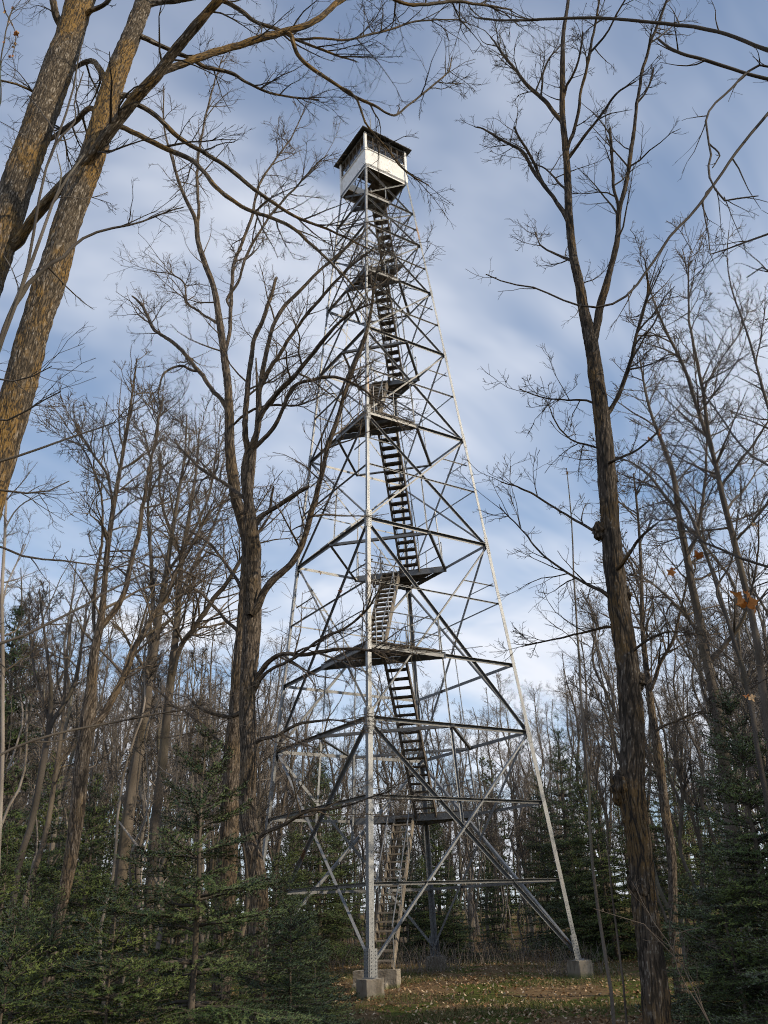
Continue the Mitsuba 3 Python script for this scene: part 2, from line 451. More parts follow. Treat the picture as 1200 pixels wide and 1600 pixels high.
for (ca, cb) in FACES:
    N = unit(DIRS[ca] + DIRS[cb])
    along = unit(DIRS[cb] - DIRS[ca])
    for i, z in enumerate(LV):
        w = [.0, .105, .10, .09, .085, .08, .07, .065, .07][i]
        if i:
            a, b = corner(ca, z), corner(cb, z)
            brace('horizontal_brace', a, b, w, N, UP, .09)
    for z in (2.456, 4.569, 8.753, 10.85, 15.06, 19.1, 22.5, 25.4, 27.55):
        brace('horizontal_brace', corner(ca, z), corner(cb, z), .085 if z in (2.456, 4.569) else (.10 if z == 8.753 else .045), N, UP, .10)
    for i, (z0, z1) in enumerate(zip(LV[:-1], LV[1:])):
        w = [.088, .08, .07, .065, .06, .055, .05, .05][i]
        za = z0 + (.12 if i == 0 else 0)
        r0, r1 = rad_at(za), rad_at(z1)
        for p, q, ins in ((corner(ca, za), corner(cb, z1), .10), (corner(cb, za), corner(ca, z1), .16)):
            ax = unit(q - p)
            brace('diagonal_brace', p + ax * .08, q - ax * .05, w * (.8 if ins < .12 and i else 1), N, UP, ins)
        zx = za + (z1 - za) * r0 / (r0 + r1)
        cx = (corner(ca, zx) + corner(cb, zx)) / 2
        if i == 0:
            top = (corner(ca, z1) + corner(cb, z1)) / 2
            brace('hanger', top - UP * .02, cx, .065, N, along, .18)
        elif i < 6:
            low = (corner(ca, z0) + corner(cb, z0)) / 2
            brace('hanger', cx, low, .035, N, along, .18)
            # short redundant struts from the quarter points of the diagonals to the legs
        if 0 < i < 5:
            zq = zx + (z1 - zx) * .5
            for cc, oc in ((ca, cb), (cb, ca)):
                pd = cx + (corner(cc, z1) - cx) * .5
                brace('redundant_brace', pd, corner(cc, zq), .032, N, UP, .20)
for z in (6.63, 12.96, 17.16, 21.02, 24.08):
    mids = [(corner(a, z) + corner(b, z)) / 2 - UP * .05 for a, b in FACES]
    for k in range(4):
        if (k == 3 and z in (17.16, 24.08)) or (k == 1 and z in (12.96, 21.02)):
            continue
        put(TW + '__plan_brace', angle_bar(mids[k], mids[(k + 1) % 4], .09, .008, UP, unit(np.cross(UP, mids[(k + 1) % 4] - mids[k]))), 'shaded_steel')

# landings: triangles across a corner
STOPS = [(2.05, .42, None), (4.569, None, 'B'), (8.753, None, 'F'), (12.96, None, 'B'), (17.16, None, 'F'), (21.02, None, 'B'), (24.08, None, 'F'), (26.65, None, 'B'), (28.46, None, 'F')]


def landing(z, c):
    key = TW + '__landing'
    r = rad_at(z)
    s = DIRS[c]
    side = DIRS['R']
    o = np.array([T0[0], T0[1], z])
    lk = put(key, merge([box_bar(o + s * (r / 2) - side * (r / 2 + .0), o + s * (r / 2) + side * (r / 2), .05, .2),
                         box_bar(o + s * (r / 2) + side * (r / 2 - .06) - UP * .012, o + s * (r - .14) + side * .05 - UP * .012, .05, .12),
                         box_bar(o + s * (r / 2) - side * (r / 2 - .06) - UP * .012, o + s * (r - .14) - side * .05 - UP * .012, .05, .12),
                         box_bar(o + s * (r * .72) - side * (r * .25) - UP * .01, o + s * (r * .72) + side * (r * .25) - UP * .01, .05, .1)]), 'shaded_steel')
    m = max(4, int(round((r / 2 - .15) / .17)))
    step = (r / 2 - .15) / m
    for k in range(m):
        f0, f1 = r / 2 + .03 + k * step + .006, r / 2 + .03 + (k + 1) * step - .006
        w0, w1 = r - f0 - .05, r - f1 - .05
        dz = .10 + .004 * ((k * 7) % 3)
        pts = [o + s * f + side * w * sg + UP * (dz + e) for e in (0, .045) for f, w, sg in ((f0, w0, -1), (f0, w0, 1), (f1, w1, 1), (f1, w1, -1))]
        Fq = np.array([[0, 1, 2, 3], [4, 7, 6, 5], [0, 4, 5, 1], [1, 5, 6, 2], [2, 6, 7, 3], [3, 7, 4, 0]])
        put(lk + '__plank', (np.array(pts), Fq), 'old_and_shaded_wood')
    if z > 28:
        return
    # railing: on the two outer sides of the corner
    rails = []
    for sg in (-1, 1):
        a, b = o + s * (r * .52) + side * sg * (r * .46), o + s * (r - .25) + side * sg * .2
        for hgt in (.6, 1.1):
            rails.append(rod(a + UP * hgt, b + UP * hgt, .018))
        for t in (0, .5, 1):
            p = a + (b - a) * t
            rails.append(rod(p, p + UP * 1.1, .018))
        p = o + s * (r * .5) + side * sg * (r * .5 - .1)
    put(lk + '__railing', merge(rails), 'galvanised_steel', 40)


for z, _, c in STOPS[1:]:
    if c:
        landing(z, c)


def flight(f0, z0, f1, z1, r0, r1, light):
    """A straight flight between (F, z) points, between the sideways offsets r0, r1."""
    key = put(TW + '__stair_flight', merge([box_bar(tw(f0, r, z0 - .08), tw(f1, r, z1 - .08), .045, .24, DIRS['R']) for r in (r0, r1)]), 'lit_tread_wood' if light else 'old_and_shaded_wood')  # front-lit flights get light wood, undersides dark: light painted by colour
    n_ = max(4, int(round((z1 - z0) / .235)))
    for k in range(1, n_ + 1):
        t = (k - .4) / n_
        c0 = tw(f0 + (f1 - f0) * t, r0 + .024, z0 + (z1 - z0) * t)
        c1 = tw(f0 + (f1 - f0) * t, r1 - .024, z0 + (z1 - z0) * t)
        put(key + '__tread', box_bar(c0, c1, .24, .045), 'lit_tread_wood' if light else 'old_and_shaded_wood')
    rails = []
    for r in (r0 - .03, r1 + .03):
        rails.append(rod(tw(f0, r, z0 + .95), tw(f1, r, z1 + .95), .019))
        for t in np.linspace(.02, .98, max(3, int((z1 - z0) / 1.0))):
            b = tw(f0 + (f1 - f0) * t, r, z0 + (z1 - z0) * t)
            rails.append(rod(b - UP * .1, b + UP * .95, .016))
    put(key + '__handrail', merge(rails), 'galvanised_steel', 40)


def half(z): return rad_at(z) / 2


ST = [(2.05, .5)] + [((half(z) - .02) * (1 if c == 'F' else -1), z) for z, _, c in STOPS[1:]]
for i in range(len(ST) - 1):
    away = i % 2 == 0
    (f0, z0), (f1, z1) = ST[i], ST[i + 1]
    w = 1.0 if i < 5 else .85
    flight(f0, z0 + (.12 if i else 0), f1, z1 + .1, -.64 * w if away else .06, -.03 if away else .72 * w, away)

# cab
CAB = TW + '__cab'
ZF, ZS, ZT = 30.29, 31.22, 32.14
RC = 1.395
cc = {k: np.array([T0[0], T0[1], 0]) + DIRS[k] * (RC + .02) for k in 'FRBL'}
# floor: boards with an open hatch on the left corner; joists below
floor_key = put(CAB, merge([box_bar(cc[a] * [1, 1, 0] + UP * (ZF + .03), cc[b] * [1, 1, 0] + UP * (ZF + .03), .06, .14) for a, b in FACES]), 'galvanised_steel')
eu, ev = unit(cc['R'] - cc['F']), unit(cc['L'] - cc['F'])          # along the right-hand and the left-hand wall
SIDE = np.linalg.norm(cc['R'] - cc['F'])
nb = 13
for k in range(nb):
    u0, u1 = .03 + (SIDE - .06) * k / nb + .003, .03 + (SIDE - .06) * (k + 1) / nb - .003
    v1 = SIDE - .03
    v0 = .03
    if u1 < .86:
        spans = [(.03, .36), (1.62, SIDE - .03)]
    else:
        spans = [(v0, v1)]
    for a_, b_2 in spans:
        p = cc['F'] * [1, 1, 0] + UP * (ZF + .085 + .003 * (k % 2)) + eu * (u0 + u1) / 2
        put(CAB + '__floor_board', box_bar(p + ev * a_, p + ev * b_2, u1 - u0, .035), 'old_and_shaded_wood')
for k in (.35, .75, 1.15, 1.55):
    p = cc['F'] * [1, 1, 0] + UP * (ZF - .02) + ev * k
    put(CAB + '__joist', box_bar(p + eu * ((.87 if .36 < k < 1.62 else .05)), p + eu * (SIDE - .05), .06, .13), 'old_and_shaded_wood')
for a, b in FACES:
    N = unit(DIRS[a] + DIRS[b])
    e = unit(cc[b] - cc[a])
    A, B = cc[a] + N * .012, cc[b] + N * .012
    mid = (A + B) / 2
    # three sheets with standing seams
    for k in range(3):
        p0, p1 = A + (B - A) * (k / 3) + e * .004, A + (B - A) * ((k + 1) / 3) - e * .004
        off = N * (.004 * (k % 2))
        put(CAB + '__wall_panel', box_bar((p0 + off) * [1, 1, 0] + UP * ((ZF + ZS) / 2 - .05), (p1 + off) * [1, 1, 0] + UP * ((ZF + ZS) / 2 - .05), .012, ZS - ZF + .12), 'white_metal')
    put(CAB + '__sill', box_bar(A * [1, 1, 0] + UP * (ZS + .03) + N * .02, B * [1, 1, 0] + UP * (ZS + .03) + N * .02, .06, .035), 'white_metal')
    put(CAB + '__top_plate', box_bar(A * [1, 1, 0] + UP * (ZT - .02), B * [1, 1, 0] + UP * (ZT - .02), .05, .06), 'galvanised_steel')
    fr = []
    nw = 6
    for k in range(nw + 1):
        p = A + e * .06 + (B - A - e * .12) * k / nw
        fr.append(box_bar(p * [1, 1, 0] + UP * (ZS + .05), p * [1, 1, 0] + UP * (ZT - .05), .028 if k % 2 else .05, .035, N))
    zz = (ZS + ZT) / 2
    fr.append(box_bar(A * [1, 1, 0] + UP * zz + e * .06, B * [1, 1, 0] + UP * zz - e * .06, .022, .022))
    put(CAB + '__window_frame', merge(fr), 'old_and_shaded_wood')
    for k in range(nw):
        if (a, b) == ('R', 'B') and k in (1, 4):
            continue
        p0 = A + e * .06 + (B - A - e * .12) * (k + .08) / nw
        p1 = A + e * .06 + (B - A - e * .12) * (k + .92) / nw
        q = np.array([p0 * [1, 1, 0] + UP * (ZS + .06), p1 * [1, 1, 0] + UP * (ZS + .06), p1 * [1, 1, 0] + UP * (ZT - .06), p0 * [1, 1, 0] + UP * (ZT - .06)]) - N * .004
        put(CAB + '__window_pane', (q, np.array([[0, 1, 2, 3]])), 'window_glass')
for k in 'FRBL':
    put(CAB + '__corner_post', box_bar(cc[k] * [1, 1, 0] + UP * (ZF - .02) + DIRS[k] * .03, cc[k] * [1, 1, 0] + UP * ZT + DIRS[k] * .03, .11, .11, unit(DIRS[k] + DIRS['R' if k in 'FB' else 'F'])), 'white_metal')
RE = 1.79
ev4 = [np.array([T0[0], T0[1], 0]) + DIRS[k] * RE for k in 'FRBL']
apex = np.array([T0[0], T0[1], ZT + .62])
RV = np.vstack([[p + UP * (ZT + .02) for p in ev4], [p + UP * (ZT + .06) for p in ev4], [apex], [apex - UP * .05]])
RF = [[4 + i, 4 + (i + 1) % 4, 8] for i in range(4)] + [[i, 9, (i + 1) % 4] for i in range(4)] + sum([[[i, (i + 1) % 4, 4 + (i + 1) % 4], [i, 4 + (i + 1) % 4, 4 + i]] for i in range(4)], [])
put(CAB + '__ceiling', ((lambda q: (np.vstack([q, q + UP * .03]), np.array([[0, 1, 2, 3], [4, 7, 6, 5], [0, 4, 5, 1], [1, 5, 6, 2], [2, 6, 7, 3], [3, 7, 4, 0]])))(np.array([np.array([T0[0], T0[1], ZT - .045]) + DIRS[k] * (RC - .03) for k in 'FRBL']))), 'old_and_shaded_wood')
put(CAB + '__roof', (RV, np.array(RF)), 'roof_metal')
put(TW + '__lightning_rod', merge([rod(apex - UP * .1 + DIRS['F'] * .1, apex + UP * 1.75 + DIRS['F'] * .1, .028, 8), rod(apex + UP * 1.7 + DIRS['F'] * .1, apex + UP * 2.2 + DIRS['F'] * .1, .012, 6)]), 'galvanised_steel', 40)


def footing(c, s=.245, h=.47):
    p = corner(c, .43)
    m = trimesh.creation.box((s * 2, s * 2, h + .3))
    m = m.subdivide().subdivide().subdivide()
    v = m.vertices.copy()
    e_ = np.abs(np.abs(v) - [s, s, (h + .3) / 2]) < 1e-6
    v[e_.sum(1) >= 2] *= .982
    v[:, :2] *= (1 + .05 * (-(v[:, 2:3]) / (h + .3)))
    v += (meshkit.fbm(v * 9 + ord(c), 3, 3)[:, None] - .5) * .03
    a = PHI + math.pi / 4
    r = np.array([[math.cos(a), -math.sin(a), 0], [math.sin(a), math.cos(a), 0], [0, 0, 1]])
    v = v @ r.T + [p[0] - DIRS[c][0] * .06, p[1] - DIRS[c][1] * .06, .42 - (h + .3) / 2]
    put(TW + '__footing', (v, m.faces), 'concrete', 35)
    q = p - DIRS[c] * .06
    put(TW + '__base_plate', box_bar(q * [1, 1, 0] + UP * .432 - DIRS['R'] * .14, q * [1, 1, 0] + UP * .432 + DIRS['R'] * .14, .28, .025), 'galvanised_steel')


for c in 'FRBL':
    footing(c)


def slab(fa, fb, ra, rb, z1):
    m = trimesh.creation.box((1, 1, 1)).subdivide().subdivide()
    v = m.vertices.copy()
    v = np.array([tw((fa + fb) / 2, (ra + rb) / 2, z1 / 2 - .05)]) + v[:, :1] * DIRS['R'] * (rb - ra) + v[:, 1:2] * DIRS['F'] * (fb - fa) + v[:, 2:] * UP * (z1 + .1)
    v += (meshkit.noise(v * 5, 3)[:, None] - .5) * .02
    put(TW + '__stair_base', (v, m.faces), 'concrete', 35)


slab(1.75, 2.3, -1.05, .12, .44)
slab(2.3, 2.65, -1.0, -.1, .16)

# ------------------------------------------------------------------ bare trees traced limb by limb
BUILT = []


def furrow(P, R, sides, amp, seed, fu=30.0, fv=3.6):
    """A trunk mesh with furrowed bark in its surface."""
    v, f, uv = tubes(P[None], R[None], sides)
    k = len(P)
    ang = np.tile(np.arange(sides) * 2 * np.pi / sides, k)
    ax = np.repeat(P, sides, 0)
    out = unit(v - ax)
    r = np.repeat(R, sides)
    p = np.stack([np.cos(ang) * r * fu, np.sin(ang) * r * fu, uv[:, 1] * fv], -1)
    p = p + 1.2 * (meshkit.noise(np.stack([p[:, 0] * .3, p[:, 1] * .3, uv[:, 1] * 2], -1), seed + 5)[:, None] - .5)
    rid = np.abs(meshkit.fbm(p, 2, seed) - .5) * 2
    lump = meshkit.fbm(np.stack([np.cos(ang) * 1.3, np.sin(ang) * 1.3, uv[:, 1] * 1.6], -1), 3, seed + 9) - .5
    v = v + out * (amp * (rid - .45) * 1.6 * np.minimum(1, r / .12) + lump * r * .28)[:, None]
    uv = np.stack([np.repeat(np.arange(sides) * 2 * np.pi / sides, 1)[np.tile(np.arange(sides), k)] * r, uv[:, 1]], -1)
    return (v, f), uv


def limb3d(pts, Y0, Y1):
    pts = np.asarray(pts, float)
    s = np.concatenate([[0], np.cumsum(np.hypot(*np.diff(pts[:, :2], axis=0).T))])
    Ys = Y0 + (Y1 - Y0) * s / s[-1]
    P = np.array([at(x, y, Y) for (x, y, _), Y in zip(pts, Ys)])
    z_ = np.array([axis_depth(p) for p in P])
    R = pts[:, 2] / 2 * z_ / FPX * z_ / np.linalg.norm(P - EYE, axis=1) * .95
    return P, R


def hero(name, label, trunks, limbs, seed, mat='bark_brown', limb_mat=None, twig='twig', amp=0.0, sides=14, dens=(2.2, 6, 4), tw_len=(1.5, .5), group=None, rmin=.0025, grounded=True, up=.05, tip_up=0, cat='tree', wig=.012, twigs_on_trunk=0, ang=(30, 70), step=.03, furrows=(34.0, 4.5)):
    """trunks, limbs: [(points (x, y, width) in the photograph, depth at start, depth at end), ...]."""
    rng = np.random.default_rng(seed)
    key = fresh(name)
    lab(key, label, cat, group)
    T, L = [], []
    for n_, (pts, Y0, Y1) in enumerate(trunks):
        P, R = limb3d(pts, Y0, Y1)
        if grounded and n_ == 0:
            d = unit(P[0] - P[1]); d = unit(d * [.35, .35, 1])
            z0 = float(ground_z(P[0, 0], P[0, 1]))
            steps = max(1, int((P[0, 2] - z0) / 1.2))
            if P[0, 2] - z0 > .05:
                foot = P[0] + d * (P[0, 2] - z0 + .15) / max(-d[2], .2)
                ext = [foot + (P[0] - foot) * t for t in np.linspace(0, 1, steps + 1)[:-1]]
                er = [R[0] * (1.55 if t == 0 else 1.0 + .25 * (1 - t)) for t in np.linspace(0, 1, steps + 1)[:-1]]
                P, R = np.vstack([ext, P]), np.concatenate([er, R])
        length = np.linalg.norm(np.diff(P, axis=0), axis=1).sum()
        k = int(np.clip(length / (step if amp else .35), 8, 620))
        P, R = curve(P, R, k, rng, 0 if amp else wig)
        T.append((P, R))
        if amp:
            m, uv = furrow(P, R, 64 if R.max() > .1 else 32, amp, seed + n_, *furrows)
            put(key + '__trunk', m, mat, True, uv=uv)
        else:
            v, f, uv = tubes(P[None], R[None], sides)
            put(key + '__trunk', (v, f), mat, True, uv=uv)
    holder_axes[key] = np.vstack([P for P, R in T])
    axes = [curve(P, R, min(len(P), 160)) for P, R in T]
    for pts, Y0, Y1 in limbs:
        best = None
        for aP, aR in axes:
            q = aP - EYE
            z_ = np.maximum(q @ _f, .05)
            dist = np.hypot(IW / 2 + FPX * (q @ CI) / z_ - pts[0][0], IH / 2 + FPX * (q @ CJ) / z_ - pts[0][1])
            j = int(np.argmin(dist))
            if best is None or dist[j] < best[0]:
                best = (dist[j], aP, aR, j)
        if best[0] < 45:
            _, aP, aR, j = best
            dY = aP[j, 1] - Y0
            P, R = limb3d(pts, Y0 + dY, Y1 + dY)
            gap = np.linalg.norm(P[0] - aP[j])
            if gap > .6 * R[0]:
                k_ = j
                while k_ > 0 and np.linalg.norm(aP[k_] - aP[j]) < .9 * gap:
                    k_ -= 1
                P, R = np.vstack([aP[k_], P]), np.concatenate([[min(aR[k_] * .85, R[0] * 1.3)], R])
        else:
            P, R = limb3d(pts, Y0, Y1)
        length = np.linalg.norm(np.diff(P, axis=0), axis=1).sum()
        P, R = curve(P, R, int(np.clip(length / .12, 8, 60)), rng, wig)
        axes.append((P, R))
        L.append((P, R))
        P, R = np.vstack([P, P[-1] + unit(P[-1] - P[-2]) * R[-1] * .6]), np.concatenate([R, [R[-1] * .12]])
        if amp and R.max() > .028:
            n2 = int(np.clip(length / .035, 20, 110))
            P, R = curve(P, R, n2)
            bump = 1 + .20 * (meshkit.fbm(np.stack([np.linspace(0, length, n2) * 4, np.full(n2, seed * 3.7), np.full(n2, len(L) * 1.3)], -1), 3, 7) - .5) * 2
            (v, f), uv = furrow(P, R * bump, 16, amp, seed + len(L) + 40, *furrows)
        else:
            v, f, uv = tubes(P[None], R[None], 6)
        put(key + '__limb', (v, f), limb_mat or mat, True, uv=uv)
    # twigs: on the limbs and on the thin upper trunk
    src = L + [(P[int(len(P) * .45):], R[int(len(P) * .45):]) for P, R in T] if twigs_on_trunk else L
    lv1, wl = [], twigs_on_trunk
    for j, (P, R) in enumerate(src):
        Q, S = curve(P, R, 14)
        length = np.linalg.norm(np.diff(Q, axis=0), axis=1).sum()
        cnt = rng.poisson(dens[0] * length * (1 if j < len(L) else wl)) + (1 if j < len(L) else 0)
        lv1.append(grow(Q[None], S[None], np.array([cnt]), rng, .18, 1.0, ang, lambda Lp, t: np.minimum(Lp * .5, tw_len[0]) * (1.1 - .55 * t), k=6, up=up, wig=.15, rmin=rmin * 1.6))
        if j < len(L) and S[-1] < .03:          # the limb's end breaks up into a few branches
            lv1.append(grow(Q[None], S[None], np.array([1 if length < 1.1 else 2 if length < 2 else 4]), rng, .72, .99, (8, 34), lambda Lp, t: np.minimum(Lp * .42, tw_len[0] * .9) * np.ones_like(t), k=6, up=up, wig=.12, rmin=rmin * 1.6))
    holder_axes[key] = np.vstack([P for P, R in T + L])
    if not lv1:
        return key
    A = (np.vstack([a for a, _ in lv1]), np.vstack([b for _, b in lv1]))
    B = grow(*A, rng.poisson(dens[1], len(A[0])), rng, .12, 1.0, (25, 65), lambda Lp, t: Lp * tw_len[1] * (1.15 - .6 * t), k=5, up=up, wig=.13, rmin=rmin * 1.1)
    C = grow(*B, rng.poisson(dens[2], len(B[0])), rng, .15, 1.0, (25, 60), lambda Lp, t: Lp * .5 * (1.1 - .5 * t), k=4, up=up, wig=.13, rmin=rmin * .9)
    v, f, uv = pack([A, B, C], [5, 3, 3])
    put(key + '__crown', (v, f), twig, True)
    return key


def burl(holder, px, py, size, seed, mat):
    m = trimesh.creation.icosphere(3, 1.0)
    axes = holder_axes[holder]
    q = axes - EYE
    z_ = np.maximum(q @ _f, .05)
    j = int(np.argmin(np.hypot(IW / 2 + FPX * (q @ CI) / z_ - px, IH / 2 + FPX * (q @ CJ) / z_ - py)))
    P = at(px, py, axes[j, 1] - .01)
    P = P + (axes[j] - P) * .38
    v = m.vertices * [1, 1, 1.5]
    v = v * (1 + 1.3 * (meshkit.fbm(v * 1.9 + seed, 4, seed)[:, None] - .5)) * size
    uv = np.stack([np.arctan2(v[:, 1], v[:, 0]) * size, v[:, 2]], -1)
    put(holder + '__burl', (v + P, m.faces), mat, True, uv=uv)


holder_axes = {}


# two big trunks at the left, close to the camera
hero('lichen_tree', 'thick trunk with orange lichen at the far left edge, behind the second lichen trunk',
     [([(-150, 860, 60), (-72, 600, 60), (-40, 500, 59), (-8, 400, 59), (24, 300, 58), (58, 200, 56), (93, 100, 54), (127, 0, 52), (165, -120, 48), (215, -300, 36), (260, -480, 18)], 7.0, 7.4)],
     [([(28, 378, 22), (42, 355, 20), (62, 328, 19), (92, 298, 20), (125, 262, 21), (150, 235, 22), (178, 200, 23), (205, 162, 23), (240, 122, 22), (270, 84, 19), (305, 42, 18), (345, -2, 17), (400, -70, 13), (470, -160, 7)], 6.9, 5.0),
      ([(236, 126, 15), (265, 107, 15), (300, 95, 14), (360, 75, 13), (440, 50, 13), (482, 38, 12), (532, 2, 11), (600, -45, 8)], 5.55, 6.3),
      ([(445, 50, 8), (468, 90, 7.5), (495, 112, 7), (540, 142, 6), (585, 164, 5), (613, 180, 5), (639, 162, 4), (666, 142, 4), (697, 115, 3), (707, 88, 2.5)], 5.9, 6.6),
      ([(551, 148, 4.5), (571, 193, 4), (607, 234, 3.6), (634, 270, 3), (668, 289, 2)], 6.3, 6.8),
      ([(125, 30, 13), (140, 18, 10), (165, 5, 8), (176, -8, 7)], 7.2, 7.0),
      ([(98, 45, 16), (88, 25, 15), (82, -10, 14), (78, -60, 10)], 7.2, 6.8),
      ([(50, 142, 5), (30, 133, 4.5), (0, 127, 3.5), (-30, 128, 2)], 7.1, 6.6)],
     11, 'bark_lichen', amp=.012, furrows=(60.0, 6.0), dens=(2.4, 5, 4), tw_len=(.95, .5), rmin=.003, up=.0)

hero('lichen_tree', 'second lichen covered trunk from the left edge, with limbs reaching toward the tower cab',
     [([(-150, 1290, 62), (-70, 980, 60), (4, 700, 57), (31, 600, 56), (58, 500, 55), (75, 450, 54), (91, 400, 52), (105, 350, 50), (122, 300, 48), (142, 250, 46), (157, 200, 45), (171, 150, 42), (188, 100, 40), (208, 50, 34), (226, 0, 31), (244, -60, 28), (290, -200, 20), (330, -330, 9)], 6.7, 6.9)],
     [([(194, 148, 11), (212, 163, 9.5), (230, 171, 9), (256, 193, 9), (283, 216, 8.5), (315, 236, 8), (346, 256, 7.5), (378, 279, 7), (410, 306, 6.5), (436, 324, 6), (472, 342, 5), (513, 358, 4), (553, 378, 3), (590, 395, 2)], 6.75, 7.6),
      ([(180, 198, 11), (204, 206, 10), (220, 214, 10), (261, 232, 9.5), (297, 250, 9), (315, 265, 8.5), (337, 292, 8), (369, 317, 7.5), (405, 333, 7), (432, 344, 6.5), (463, 360, 6), (486, 382, 5.5), (513, 409, 4.5), (540, 436, 3.6), (571, 463, 2.4)], 6.8, 6.2),
      ([(214, 56, 10), (240, 67, 9), (270, 81, 9), (297, 92, 8), (320, 106, 7.5), (360, 112, 6.5), (391, 130, 5.5), (423, 144, 4.5), (459, 151, 3.5), (500, 158, 2)], 6.8, 7.6),
      ([(228, 10, 13), (250, 5, 11), (285, 0, 10), (330, -5, 9), (355, 4, 8), (373, 16, 8), (400, 36, 7.5), (432, 47, 7), (470, 64, 5), (520, 86, 4), (560, 96, 2.5)], 6.9, 7.4),
      ([(160, 118, 13), (154, 102, 11), (140, 94, 10), (124, 102, 9), (104, 116, 8), (80, 122, 6)], 6.8, 7.8),
      ([(147, 172, 11), (115, 191, 10), (90, 208, 9), (62, 228, 7), (30, 250, 5)], 6.8, 8.2),
      ([(560, -40, 9), (620, 1, 7), (720, 2, 6), (760, 8, 5), (800, 14, 3)], 6.2, 7.2),
      ([(480, 60, 5), (530, 62, 4), (600, 48, 4), (652, 34, 3.5), (720, 30, 2.5)], 6.6, 7.4)],
     12, 'bark_lichen', amp=.012, furrows=(60.0, 6.0), dens=(2.4, 5, 4), tw_len=(.95, .5), rmin=.003, up=.0)

# a slender tree and its low limbs just outside the left edge
hero('slender_grey_tree', 'slender dark sapling stem in front of the two lichen trunks at the left',
     [([(-60, 700, 7), (0, 535, 6), (25, 470, 6), (45, 400, 5.5), (58, 330, 5), (75, 260, 4.6), (92, 210, 4.2), (105, 170, 4), (118, 120, 3.4), (126, 85, 2.6), (132, 60, 2)], 5.2, 5.4)],
     [([(12, 500, 8), (28, 470, 9), (50, 437, 8), (80, 412, 7), (100, 400, 6), (127, 375, 5), (160, 362, 4.5), (195, 356, 4), (225, 347, 3.4), (252, 334, 3), (285, 325, 2)], 5.1, 5.4),
      ([(100, 205, 4), (115, 190, 3), (118, 160, 2.5), (128, 110, 2)], 5.3, 5.5),
      ([(88, 220, 3), (70, 180, 2.4), (45, 150, 2)], 5.3, 5.6)],
     13, 'twig', amp=0, dens=(2.2, 3, 2), tw_len=(.55, .5), rmin=.0016, up=.0)
hero('slender_grey_tree', 'pale grey snag leaning between the two lichen trunks at the left',
     [([(-40, 640, 9.8), (0, 545, 9.1), (18, 495, 8.4), (40, 440, 7), (58, 390, 6.3), (70, 350, 5.6), (84, 312, 4.9), (94, 288, 4.9), (118, 262, 3.5), (132, 240, 2.8)], 6.2, 6.3)],
     [([(94, 288, 3.5), (97, 272, 2.8), (88, 240, 2.1)], 6.3, 6.4), ([(30, 460, 2.8), (22, 430, 2.1), (5, 400, 1.4)], 6.3, 6.5), ([(92, 310, 2.1), (130, 310, 1.68), (170, 300, 1.26)], 6.3, 6.4)],
     14, 'bark_grey', amp=0, dens=(2.0, 2, 2), tw_len=(.5, .5), rmin=.0016, up=.0)
hero('slender_grey_tree', 'young tree outside the left edge whose thin dark twigs reach into the view',
     [([(-170, 1590, 14), (-150, 1300, 14), (-125, 1000, 13), (-105, 750, 12), (-85, 500, 9), (-60, 250, 5), (-45, 60, 3)], 4.6, 4.8)],
     [([(-123, 980, 7), (-60, 1010, 6), (0, 1002, 5.5), (56, 984, 5), (112, 957, 4.5), (169, 924, 4), (210, 905, 3.2), (242, 886, 2)], 4.6, 5.2),
      ([(-112, 830, 6), (-50, 840, 5), (0, 852, 4.2), (40, 868, 3.8), (110, 878, 3), (165, 884, 2)], 4.6, 5.2),
      ([(-105, 720, 6), (-40, 730, 5), (0, 722, 4.6), (60, 702, 4), (115, 681, 3.2), (182, 661, 2.2)], 4.7, 5.0),
      ([(-100, 700, 5), (-30, 760, 4.4), (10, 768, 4), (60, 770, 3), (108, 748, 2)], 4.7, 4.9),
      ([(-95, 600, 5), (-30, 640, 4), (0, 660, 3.5), (45, 640, 3), (97, 615, 2)], 4.7, 4.4),
      ([(-90, 560, 5), (-30, 585, 4), (0, 590, 3.5), (28, 594, 3), (62, 580, 2.4), (82, 570, 1.6)], 4.7, 4.5),
      ([(-120, 1240, 7), (-60, 1215, 6), (0, 1182, 5.5), (40, 1160, 5), (80, 1146, 4.6), (160, 1131, 4), (240, 1118, 3.4), (310, 1110, 2.4)], 4.6, 5.6),
      ([(-60, 250, 4), (-10, 180, 3), (5, 60, 2.6), (20, 10, 2)], 4.8, 4.9),
      ([(-50, 10, 3.4), (-5, -20, 3), (10, 25, 2.4), (24, 55, 2), (20, 88, 1.6)], 4.8, 4.9)],
     15, 'twig', amp=0, dens=(1.5, 3, 2), tw_len=(.55, .5), rmin=.0015, up=.0)

